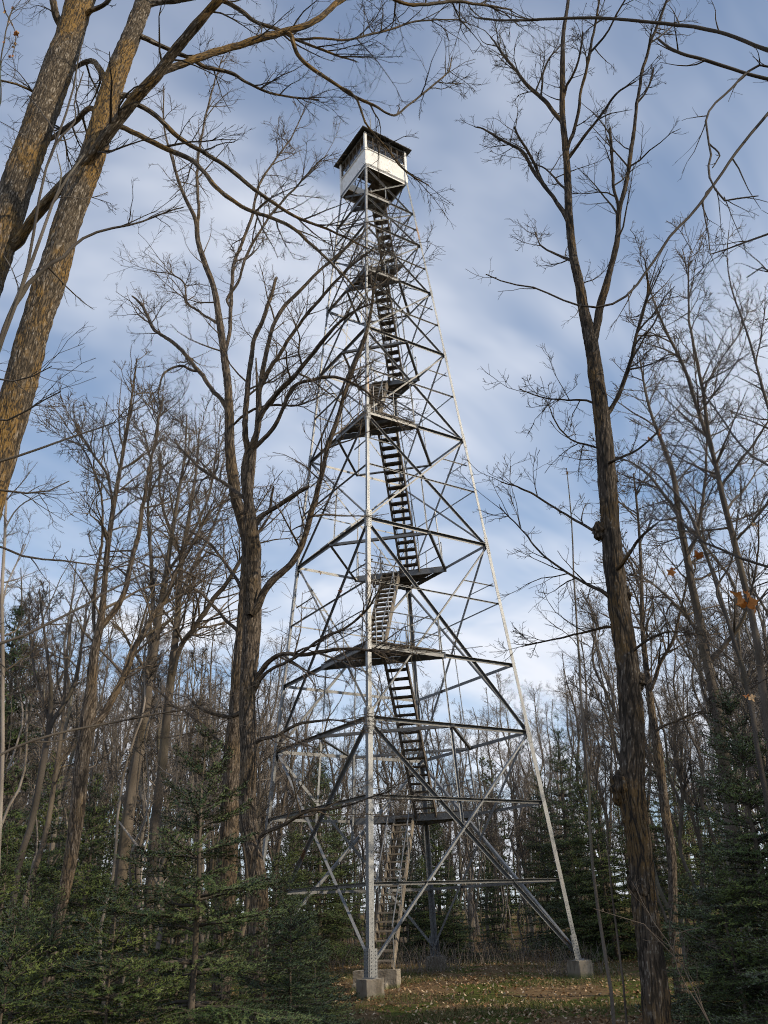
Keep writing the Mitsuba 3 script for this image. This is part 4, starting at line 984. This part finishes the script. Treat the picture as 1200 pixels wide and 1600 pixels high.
# ------------------------------------------------------------------ forest behind and around: bare trees of a few kinds
def bare_tree_kind(seed, H, r, n1, spread, clear, fork, fine=True):
    rng = np.random.default_rng(seed)
    trunks = []
    lean = rng.normal(0, .035, 2)
    nseg = 10
    P = np.stack([np.linspace(0, H * lean[0], nseg), np.linspace(0, H * lean[1], nseg), np.linspace(-.2, H, nseg)], 1)
    P[1:-1, :2] += rng.normal(0, .012 * H, (nseg - 2, 2))
    R = r * np.linspace(1, .12, nseg) ** .8
    R[0] *= 1.3
    P, R = curve(P, R, 26, rng, .02)
    trunks.append((P, R))
    if fork:
        i = int(26 * rng.uniform(.3, .5))
        a = rng.uniform(0, 6.283)
        d = np.array([math.cos(a) * .28, math.sin(a) * .28, 1])
        k = 8
        Q = P[i] + np.outer(np.linspace(0, 1, k), d * (H - P[i, 2]) * .85) + np.outer(np.linspace(0, 1, k) ** 2, [-d[0] * H * .06, -d[1] * H * .06, 0])
        trunks.append(curve(Q, R[i] * .75 * np.linspace(1, .15, k), 18, rng, .05))
    tv = join([tubes(p[None], q[None], 7) for p, q in trunks])
    lv = [grow(p[None], q[None], np.array([n1 if j == 0 else n1 // 2]), rng, clear if j == 0 else .15, .98, (30, 62),
               lambda Lp, t: spread * (1.3 - .85 * t) * np.ones_like(t), k=7, up=.08, wig=.15, rmin=.011) for j, (p, q) in enumerate(trunks)]
    A = (np.vstack([a for a, _ in lv]), np.vstack([b for _, b in lv]))
    B = grow(*A, rng.poisson(6, len(A[0])), rng, .15, 1, (28, 62), lambda Lp, t: Lp * .5 * (1.15 - .6 * t), k=5, up=.08, wig=.17, rmin=.0072)
    C = grow(*B, rng.poisson(5, len(B[0])), rng, .1, 1, (25, 60), lambda Lp, t: Lp * .55 * (1.1 - .5 * t), k=4, up=.05, wig=.22, rmin=.0055)
    if not fine:
        return tv, pack([A, B, C], [4, 3, 3])
    D = grow(*C, rng.poisson(1.6, len(C[0])), rng, .2, 1, (25, 55), lambda Lp, t: Lp * .6, k=3, up=.04, wig=.2, rmin=.0046)
    return tv, pack([A, B, C, D], [5, 3, 3, 3])


def trunk_mat(kind): return {'pole': 'bark_grey', 'birch': 'bark_pale'}.get(kind, 'bark_brown')


KINDS = {}
for i, (H, r, n1, sp, cl, fk) in enumerate([(15, .13, 22, 2.6, .35, 1), (17, .15, 24, 3.0, .40, 1), (13, .10, 20, 2.2, .38, 0), (16, .12, 22, 2.4, .45, 0), (12, .09, 18, 2.0, .3, 1)]):
    t, c = bare_tree_kind(100 + i, H, r, n1, sp, cl, fk)
    KINDS[f'bare{i}'] = (H, {'trunk': mikit.ply(t[:2], 'bark_brown' if i % 2 else 'bark_grey', True, uv=t[2]), 'crown': mikit.ply(c[:2], 'twig' if i == 1 else 'twig_pale', True)})
for i, (H, r, n1, sp, cl, m) in enumerate([(8, .035, 12, .9, .45, 'bark_grey'), (9, .04, 12, 1.0, .5, 'bark_pale'), (7, .03, 12, .8, .35, 'bark_brown')]):
    t, c = bare_tree_kind(120 + i, H, r, n1, sp, cl, 0)
    KINDS[f'pole{i}'] = (H, {'trunk': mikit.ply(t[:2], m, True, uv=t[2]), 'crown': mikit.ply(c[:2], 'twig', True)})


def conifer_mesh(seed, h, br, whorls, nd_len, nd_w, nd_step, first=.06, per=5, droop=.12, spray=.09, ragged=.25, tipdir=.25, top_bare=0):
    rng = np.random.default_rng(seed)
    trunk = curve([[0, 0, -.2], [rng.normal(0, .01 * h), rng.normal(0, .01 * h), h * .5], [0, 0, h]], [.0125 * h, .0075 * h, .004], 14, rng, .004 * h)
    zs = np.linspace(first * h, h * .985, whorls) + rng.normal(0, .012 * h, whorls)
    P, R = [], []
    for z in zs:
        t = np.clip(z / h, 0, 1)
        m = per + rng.integers(-1, 2)
        a0 = rng.uniform(0, 6.283)
        for j in range(max(3, m)):
            L = br * (1 - t) ** .85 * rng.uniform(1 - ragged * 1.6, 1 + ragged * .6) + .10
            a = a0 + j * 6.283 / m + rng.normal(0, .25)
            el = np.interp(t, [0, .5, 1], [-.08, .12, .75]) + rng.normal(0, .08)
            s = np.linspace(0, 1, 7)
            d = np.array([math.cos(a), math.sin(a), 0])
            q = np.outer(s * L * math.cos(el), d) + np.outer(s * L * math.sin(el) - droop * L * s**2 * (1 - t) * 1.6 + tipdir * L * s**4 * .4, UP) + [0, 0, z + rng.normal(0, .01 * h)]
            q[1:] += rng.normal(0, .012 * L, (6, 3))
            P.append(q); R.append(np.linspace(.006 + .012 * L, .003, 7))
    P, R = np.array(P), np.array(R)
    Lb = np.linalg.norm(np.diff(P, axis=1), axis=2).sum(1)
    # side twigs, alternately left and right in the plane of the spray
    idx, t_, sg = [], [], []
    for i, L in enumerate(Lb):
        m = max(2, int(L / spray))
        tt = np.linspace(.14, .96, m) + rng.normal(0, .01, m)
        for q in (-1, 1):
            idx += [i] * m; t_ += list(tt); sg += [q] * m
    idx, t_, sg = np.array(idx), np.clip(np.array(t_), 0, .99), np.array(sg)
    f = t_ * 6; i0 = np.minimum(f.astype(int), 5); w = (f - i0)[:, None]
    base = P[idx, i0] * (1 - w) + P[idx, i0 + 1] * w
    tan = unit(P[idx, i0 + 1] - P[idx, i0])
    sd = unit(np.cross(tan, UP)) * sg[:, None]
    a = np.radians(rng.uniform(38, 62, len(idx)))[:, None]
    d = unit(np.cos(a) * tan + np.sin(a) * sd + rng.normal(0, .12, (len(idx), 3)) + UP * .05)
    L2 = (Lb[idx] * (1 - t_) * .70 + .06) * rng.uniform(.6, 1.15, len(idx))
    s = np.linspace(0, 1, 4)
    Q = base[:, None] + d[:, None] * (L2[:, None] * s)[..., None] - UP * (.10 * L2[:, None] * s**2)[..., None] + tan[:, None] * (.18 * L2[:, None] * s**2)[..., None]
    Q[:, 1:] += rng.normal(0, .01, (len(Q), 3, 3))
    wood = join([tubes(trunk[0][None], trunk[1][None], 8)])
    wood2 = join([tubes(P, R, 4), tubes(Q, np.broadcast_to(np.linspace(.004, .002, 4), Q.shape[:2]), 3)])
    NV = []
    for X, skip in ((Q, 0.0), (P, .25)):
        Ls = np.linalg.norm(np.diff(X, axis=1), axis=2).sum(1)
        cnt = np.maximum(3, (Ls / nd_step).astype(int))
        ix = np.repeat(np.arange(len(X)), cnt)
        t = rng.uniform(skip, 1, len(ix))
        kk = X.shape[1] - 1
        f = np.clip(t * kk, 0, kk - 1e-3); i0 = f.astype(int); w = (f - i0)[:, None]
        b = X[ix, i0] * (1 - w) + X[ix, i0 + 1] * w
        tn = unit(X[ix, i0 + 1] - X[ix, i0])
        rr = rng.normal(0, 1, (len(ix), 3)) * [1, 1, .42] + UP * .25
        pr = unit(rr - (rr * tn).sum(1)[:, None] * tn)
        dn = unit(tn * .75 + pr)
        ln = nd_len * rng.uniform(.7, 1.2, len(ix))[:, None]
        sdv = unit(np.cross(dn, rng.normal(0, 1, (len(ix), 3)))) * nd_w / 2
        NV.append(np.stack([b - sdv, b + sdv, b + dn * ln], 1))
    NV = np.concatenate(NV)
    c = NV.mean(1)
    nrm = unit(UP * .85 + .45 * unit(c * [1, 1, 0]) + rng.normal(0, .33, (len(NV), 3)))
    return wood, wood2, (NV.reshape(-1, 3), np.arange(3 * len(NV)).reshape(-1, 3), np.repeat(nrm, 3, 0))


def needle_ply(nd, mat, o=0.0):
    return {'type': 'ply', 'filename': meshkit.write_ply((nd[0] + o, nd[1]), normals=nd[2]), 'face_normals': False, 'bsdf': {'type': 'ref', 'id': mat}}


def conifer_parts(mat, *a, **k):
    w, w2, nd = conifer_mesh(*a, **k)
    return {'trunk': mikit.ply(w[:2], 'bark_brown', True, uv=w[2]), 'branches': mikit.ply(w2[:2], 'twig', True), 'crown': needle_ply(nd, mat)}


CON = {}
CON['fir0'] = (6.5, conifer_parts('fir_needles', 201, 6.5, 1.75, 26, .075, .024, .034, per=6, spray=.10))
CON['fir1'] = (8.0, conifer_parts('fir_needles', 202, 8.0, 2.0, 29, .080, .026, .040, per=6, spray=.115))
CON['fir2'] = (9.5, conifer_parts('spruce_needles', 203, 9.5, 1.9, 34, .080, .026, .040, droop=.2, per=6, spray=.115))
CON['young0'] = (3.2, conifer_parts('fir_needles', 204, 3.2, 1.3, 17, .042, .014, .0145, per=5, spray=.075))
CON['young1'] = (2.4, conifer_parts('spruce_needles', 205, 2.4, 1.15, 13, .040, .014, .013, per=5, spray=.07))
CON['farfir'] = (8.0, conifer_parts('fir_needles', 206, 8.0, 1.9, 22, .12, .06, .14, per=5, spray=.22))
for i, (H, r, n1, sp, cl, fk) in enumerate([(14, .12, 18, 2.6, .3, 1), (12, .09, 16, 2.2, .3, 0)]):
    t, c = bare_tree_kind(140 + i, H, r, n1, sp, cl, fk, False)
    KINDS[f'far{i}'] = (H, {'trunk': mikit.ply(t[:2], 'bark_brown', True, uv=t[2]), 'crown': mikit.ply(c[:2], 'twig', True)})

for k, (H, parts) in {**KINDS, **CON}.items():
    scene['kind_' + k] = {'type': 'shapegroup', **parts}


def plant(name, kind, x, y, h, rng, label=None, cat='tree', group=None, lean=.03):
    H = {**KINDS, **CON}[kind][0]
    key = fresh(name)
    s = h / H
    T = mi.ScalarTransform4f()
    M = T.translate([float(x), float(y), float(ground_z(x, y))]) @ T.rotate([1, 0, 0], float(rng.normal(0, lean * 57))) @ T.rotate([0, 1, 0], float(rng.normal(0, lean * 57))) @ T.rotate([0, 0, 1], float(rng.uniform(0, 360))) @ T.scale([s, s, s])
    scene[key] = {'type': 'instance', 'to_world': M, 'shapegroup': {'type': 'ref', 'id': 'kind_' + kind}}
    lab(key, label, cat, group)
    return key


def px_of(P):
    q = P - EYE
    return IW / 2 + FPX * (q @ CI) / (q @ _f), IH / 2 + FPX * (q @ CJ) / (q @ _f)


def x_at(px, Y):
    """The sideways place of the ground point at depth Y seen in column px."""
    lo, hi = -Y * 3, Y * 3
    for _ in range(40):
        m = (lo + hi) / 2
        lo, hi = (m, hi) if px_of(np.array([m, Y, .3]))[0] < px else (lo, m)
    return (lo + hi) / 2


def height_at(px, py, Y): return float(at(px, py, Y)[2])


# ------------------------------------------------------------------ conifers one can tell apart
def single_fir(name, label, px, py_top, Y, seed, mat='fir_needles', br=None, whorls=22, group=None, nl=.040, nw=.012, ns=.0115, **k):
    key = fresh(name)
    lab(key, label, 'fir' if 'fir' in name else 'spruce', group)
    rng = np.random.default_rng(seed)
    P = at(px, py_top, Y)
    x, h = P[0], P[2] - float(ground_z(P[0], Y))
    w, w2, nd = conifer_mesh(seed, h, br or h * .32, whorls, nl, nw, ns, **k)
    o = np.array([x, Y, float(ground_z(x, Y))])
    put(key + '__trunk', (w[0] + o, w[1]), 'bark_maple' if False else 'bark_brown', True, uv=w[2])
    put(key + '__branches', (w2[0] + o, w2[1]), 'twig', True)
    scene[fresh(key + '__crown')] = needle_ply(nd, mat, o)


single_fir('young_fir', 'young blue green fir with a bare pale leader, in front of the maple trunks', 321, 1150, 10.2, 301, 'spruce_needles', br=1.6, whorls=15, spray=.06, per=5, first=.05, ragged=.4)
single_fir('young_fir', 'low spreading fir at the bottom left of the concrete footing', 455, 1420, 11.6, 302, 'spruce_needles', br=1.15, whorls=11, spray=.075)
single_fir('young_fir', 'bushy young fir at the bottom, right of the pale grey leaning trunk', 185, 1400, 9.4, 303, 'fir_needles', br=1.2, whorls=12, spray=.075)
single_fir('young_fir', 'low fir in the bottom left corner', 25, 1440, 8.8, 304, 'fir_needles', br=1.2, whorls=11, spray=.075)
single_fir('tall_spruce', 'tall narrow spruce at the left edge rising above the other evergreens', 32, 945, 21.5, 305, 'spruce_needles', br=2.5, whorls=36, nl=.10, nw=.034, ns=.036, spray=.17, droop=.22, per=6)
single_fir('dense_fir', 'dark broad fir at the right edge beside the clearing', 1135, 1085, 13.5, 306, 'fir_needles', br=2.0, whorls=24, nl=.05, nw=.016, ns=.019, spray=.10, per=6)
single_fir('dense_fir', 'fir outside the right edge with one low sunlit bough reaching in', 1268, 1190, 9.6, 307, 'fir_needles', br=1.75, whorls=17, nl=.042, nw=.014, ns=.016, spray=.09)

frng = np.random.default_rng(77)
ORD = ['leftmost', 'second', 'third', 'fourth', 'fifth', 'sixth', 'seventh', 'eighth', 'ninth', 'tenth', 'eleventh', 'twelfth', 'thirteenth', 'fourteenth', 'fifteenth', 'sixteenth', 'seventeenth', 'eighteenth', 'nineteenth', 'twentieth']


def ordinal(i, n_):
    s = lambda k: ORD[k] if k < 20 else ORD[k].replace('leftmost', 'first')
    return ('leftmost' if i == 0 else s(i) + ' from the left') if i < n_ / 2 else ('rightmost' if i == n_ - 1 else s(n_ - 1 - i) + ' from the right')

MID = 'evergreens along the near edge of the clearing'
THICKET = sorted([(95, 1215, 15.5, 'fir0'), (275, 1290, 17.5, 'fir0'), (-30, 1290, 12.5, 'fir0'), (345, 1380, 13.2, 'young0'), (425, 1340, 15, 'young0'), (160, 1270, 19, 'fir1'), (20, 1180, 18, 'fir1'), (500, 1475, 13.5, 'young1'), (50, 1400, 10.5, 'young0'), (0, 1375, 10.8, 'young0'), (440, 1300, 21, 'fir1'), (475, 1390, 17, 'fir0'), (145, 1230, 23, 'fir1'), (70, 1260, 20, 'fir1'), (265, 1330, 22, 'fir0')])
for i_, (px, py, Y, kd) in enumerate(THICKET):
    plant('evergreen', kd, x_at(px, Y) , Y, max(1.2, height_at(px, py, Y)), frng, f'dark green evergreen of the lower left thicket, {ordinal(i_, len(THICKET))}', 'fir', MID)
BACK = 'firs along the far edge of the clearing'
FARFIRS = sorted([(500, 1150, 36, 'fir2'), (535, 1245, 38, 'fir1'), (455, 1265, 34, 'fir1'), (640, 1290, 40, 'fir1'), (690, 1255, 39, 'fir0'), (775, 1345, 40, 'fir0'), (665, 1340, 37, 'fir0'), (710, 1355, 36.5, 'fir0'),
                      (900, 1125, 37, 'fir2'), (868, 1200, 40, 'fir1'), (935, 1180, 35, 'fir1'), (965, 1230, 33, 'fir1'), (1085, 1150, 35, 'fir1'), (1185, 1110, 32, 'fir2'), (1000, 1260, 34, 'fir0'), (350, 1270, 33, 'fir1'), (245, 1240, 36, 'fir1'), (110, 1220, 30, 'fir2'), (40, 1190, 34, 'fir2'), (1150, 1200, 36, 'fir1'), (1075, 1290, 31, 'fir0'), (1215, 1290, 14, 'fir0'), (915, 1330, 34, 'young0'), (1110, 1370, 15, 'young0'), (1170, 1330, 13, 'young0')])
for i_, (px, py, Y, kd) in enumerate(FARFIRS):
    plant('far_fir', kd, x_at(px, Y), Y, max(1.5, height_at(px, py, Y)), frng, f'dark fir along the far edge of the clearing, {ordinal(i_, len(FARFIRS))}', 'fir', BACK)

# bare trees and poles behind the clearing
G1, G2 = 'bare trees in the forest behind the clearing', 'thin bare poles along the edge of the forest'
brng = np.random.default_rng(91)
xs_used = []


def free(x, y, d):
    for a, b in xs_used:
        if (a - x) ** 2 + (b - y) ** 2 < d * d:
            return False
    xs_used.append((x, y))
    return True


made = 0
for _ in range(4000):
    if made >= 150:
        break
    Y = 30 + 50 * brng.uniform(0, 1) ** 1.1
    px = brng.uniform(-120, 1320)
    if Y < 42 and 500 < px < 900:
        continue
    if Y < 37 and 430 < px < 1010:
        continue
    x = x_at(px, Y)
    if not free(x, Y, 1.5):
        continue
    # the crowns stand highest at the sides, lowest behind the tower
    side = np.interp(px, [-100, 250, 420, 600, 800, 950, 1050, 1300], [900, 960, 1010, 1060, 1085, 1000, 900, 780])
    h = height_at(px, side + brng.uniform(-25, 150), Y)
    h = float(np.clip(h, 7, 19))
    plant('bare_tree', f'bare{brng.integers(0, 5)}', x, Y, h, brng, 'leafless tree in the forest behind the clearing', 'tree', G1, .04)
    made += 1
made = 0
for _ in range(3000):
    if made >= 140:
        break
    Y = brng.uniform(37, 58)
    px = brng.uniform(420, 1060) if made < 95 else brng.uniform(-60, 1260)
    x = x_at(px, Y)
    if not free(x, Y, .55):
        continue
    plant('bare_pole', f'pole{brng.integers(0, 3)}', x, Y, brng.uniform(4.5, 9.5), brng, 'thin leafless pole tree at the edge of the forest', 'tree', G2, .07)
    made += 1
made = 0
for _ in range(3000):            # nearer thin trees at both sides
    if made >= 56:
        break
    Y = brng.uniform(15, 30)
    px = brng.choice([brng.uniform(-80, 380), brng.uniform(1020, 1280)])
    x = x_at(px, Y)
    if px > 600 and 19 < Y + .489 * x < 29.5:        # the sun reaches the clearing here
        continue
    if not free(x, Y, .9):
        continue
    plant('young_tree', f'pole{brng.integers(0, 3)}' if brng.uniform() < .6 else f'bare{brng.integers(0, 5)}', x, Y, brng.uniform(7, 11) * (Y / 24) ** .5, brng, 'slim leafless young tree among the firs beside the clearing', 'tree', 'slim young trees beside the clearing', .05)
    made += 1

# the wood goes on behind: far trunks and crowns that read as one mass
drng = np.random.default_rng(31)
KD = ['far0', 'far1', 'far0', 'far1', 'far0', 'farfir', 'farfir']
for i in range(280):
    Y = drng.uniform(58, 110)
    x = x_at(drng.uniform(-150, 1350), Y)
    kd = KD[drng.integers(0, 5)] if drng.uniform() < .88 else KD[drng.integers(5, 7)]
    H = {**KINDS, **CON}[kd][0]
    s = drng.uniform(8, 14) / H
    scene['distant_wood' if i == 0 else f'distant_wood__{i:03d}'] = {'type': 'instance', 'to_world': mi.ScalarTransform4f().translate([float(x), float(Y), float(ground_z(x, Y))]) @ mi.ScalarTransform4f().rotate([0, 0, 1], float(drng.uniform(0, 360))) @ mi.ScalarTransform4f().scale([float(s)] * 3), 'shapegroup': {'type': 'ref', 'id': 'kind_' + kd}}
lab('distant_wood', 'brown mass of bare trees and dark evergreens in the distance', 'wood', kind='stuff')

# the wood that stands round the camera, to the right and behind it
srng = np.random.default_rng(55)
S_ROWS = [(srng.uniform(15, 19), 1) for _ in range(16)] + [(srng.uniform(30, 34.5), 1) for _ in range(18)] + [(srng.uniform(23, 27), 1) for _ in range(0)] + [(srng.uniform(4, 15), 1) for _ in range(4)] + [(srng.uniform(19, 35), 0) for _ in range(7)] + [(srng.uniform(-4, 16), 0) for _ in range(18)]
for i, (s_, fir) in enumerate(S_ROWS):             # s_: the line along which the sunlight comes in
    x = srng.uniform(9, 27)
    y = s_ - .489 * x
    while x < 6.8 + .52 * max(y, 0):
        x += 1.0
        y = s_ - .489 * x
    if fir:
        plant('woodland_fir', f'fir{i % 3}', x, y, .53 * x + srng.uniform(1.0, 4.0), srng, 'fir of the wood that stands to the right of the view', 'fir', 'firs of the wood to the right')
    else:
        plant('woodland_tree', f'bare{i % 5}', x, y, srng.uniform(11, 15), srng, 'bare tree of the wood that stands behind the view', 'tree', 'bare trees of the wood behind the view')

# dry brush at the foot of the trees beyond the clearing
n = 5500
Y = srng.uniform(33, 44, n); px = srng.uniform(-.45, .55, n) * Y
Y[:170] = 27.6 + srng.normal(0, .35, 170); px[:170] = 4.85 + srng.normal(0, .55, 170)      # weeds round the right and the rear footing
Y[170:340] = 31.2 + srng.normal(0, .4, 170); px[170:340] = 1.0 + srng.normal(0, .55, 170)
hb = srng.uniform(.15, .9, n)
b = np.stack([px, Y, ground_z(px, Y)], -1)
lean = srng.normal(0, .35, (n, 2))
P = np.stack([b, b + np.stack([lean[:, 0] * hb * .4, lean[:, 1] * hb * .4, hb * .55], -1), b + np.stack([lean[:, 0] * hb, lean[:, 1] * hb, hb], -1)], 1)
v, f, u = tubes(P, np.tile([[.006, .005, .003]], (n, 1)), 3)
put('dry_brush', (v, f), 'twig_pale', True)
lab('dry_brush', 'pale dry stalks and brush at the foot of the far trees', 'brush', kind='stuff')

# ------------------------------------------------------------------ dry leaves still hanging on twigs
def hanging(holder, px, py, Y, size, seed, label=None, n=3):
    rng = np.random.default_rng(seed)
    ax_ = holder_axes[holder]
    q = ax_ - EYE
    z_ = np.maximum(q @ _f, .05)
    d_ = np.hypot(IW / 2 + FPX * (q @ CI) / z_ - px, IH / 2 + FPX * (q @ CJ) / z_ - py)
    P = ax_[int(np.argmin(d_))] if d_.min() < 26 else at(px, py, float(ax_[int(np.argmin(d_)), 1]))
    P = P - UP * size * .6
    V, F, o = [], [], 0
    for k in range(n):
        ang = np.linspace(0, 2 * np.pi, 20, endpoint=False)
        lob = 1 - .45 * np.abs(np.sin(ang * 2.5)) ** 1.5 * (1 + .3 * np.cos(ang))
        loc = np.stack([np.cos(ang) * lob, np.sin(ang) * lob * .85, .35 * np.cos(ang * 2) * lob + .12 * rng.normal(0, 1, 20)], -1) * size * rng.uniform(.7, 1.1)
        loc = np.vstack([[[0, 0, -.1 * size]], loc])
        M = trimesh.transformations.random_rotation_matrix(rng.uniform(0, 1, 3))[:3, :3]
        V.append(loc @ M.T + P + rng.normal(0, .55, 3) * size)
        F.append(np.array([[0, i + 1, (i + 1) % 20 + 1] for i in range(20)]) + o); o += 21
    V, F = np.vstack(V), np.vstack(F)
    c = np.array([[.46, .19, .05], [.38, .15, .045], [.55, .36, .19]])[np.repeat(rng.integers(0, 3, n), 21)] * rng.uniform(.8, 1.15, (len(V), 1))
    k_ = put(holder + '__dry_leaf', (V, F), 'vertex_paint', True, color=c)
    if label:
        lab(k_, label)


hanging(OVER, 1166, 925, 5.3, .064, 1, 'cluster of orange dry leaves at the right edge', 4)
hanging(OVER, 1104, 868, 5.4, .058, 2, 'rust brown dry leaf right of the burled trunk', 2)
hanging(OVER, 1054, 893, 5.4, .036, 3, None, 2)
hanging(OVER, 1195, 498, 4.8, .030, 4, 'single dark red dry leaf high at the right edge', 1)
hanging(OVER, 1172, 1078, 5.4, .036, 5, 'pale curled dry leaf low at the right edge', 2)
hanging(OVER, 1180, 818, 5.2, .024, 6, None, 2)
for q, (px, py, Y) in enumerate([(497, 893, 13.5), (530, 918, 13.4), (557, 958, 13.2), (1032, 703, 9), (1020, 440, 9), (876, 705, 9.4), (884, 735, 9.4), (1046, 685, 9)]):
    hanging(MAPLE if px < 700 else 'burl_tree', px, py, Y, .045 if Y > 12 else .028, 20 + q, None, 2)
SL = 'slender_grey_tree_002'
for q, (px, py) in enumerate([(12, 20), (22, 42), (30, 58), (26, 90), (35, 80), (18, 55), (42, 38), (34, 22), (14, 72)]):
    hanging(SL, px, py, 4.9, .020, 40 + q, None, 2)
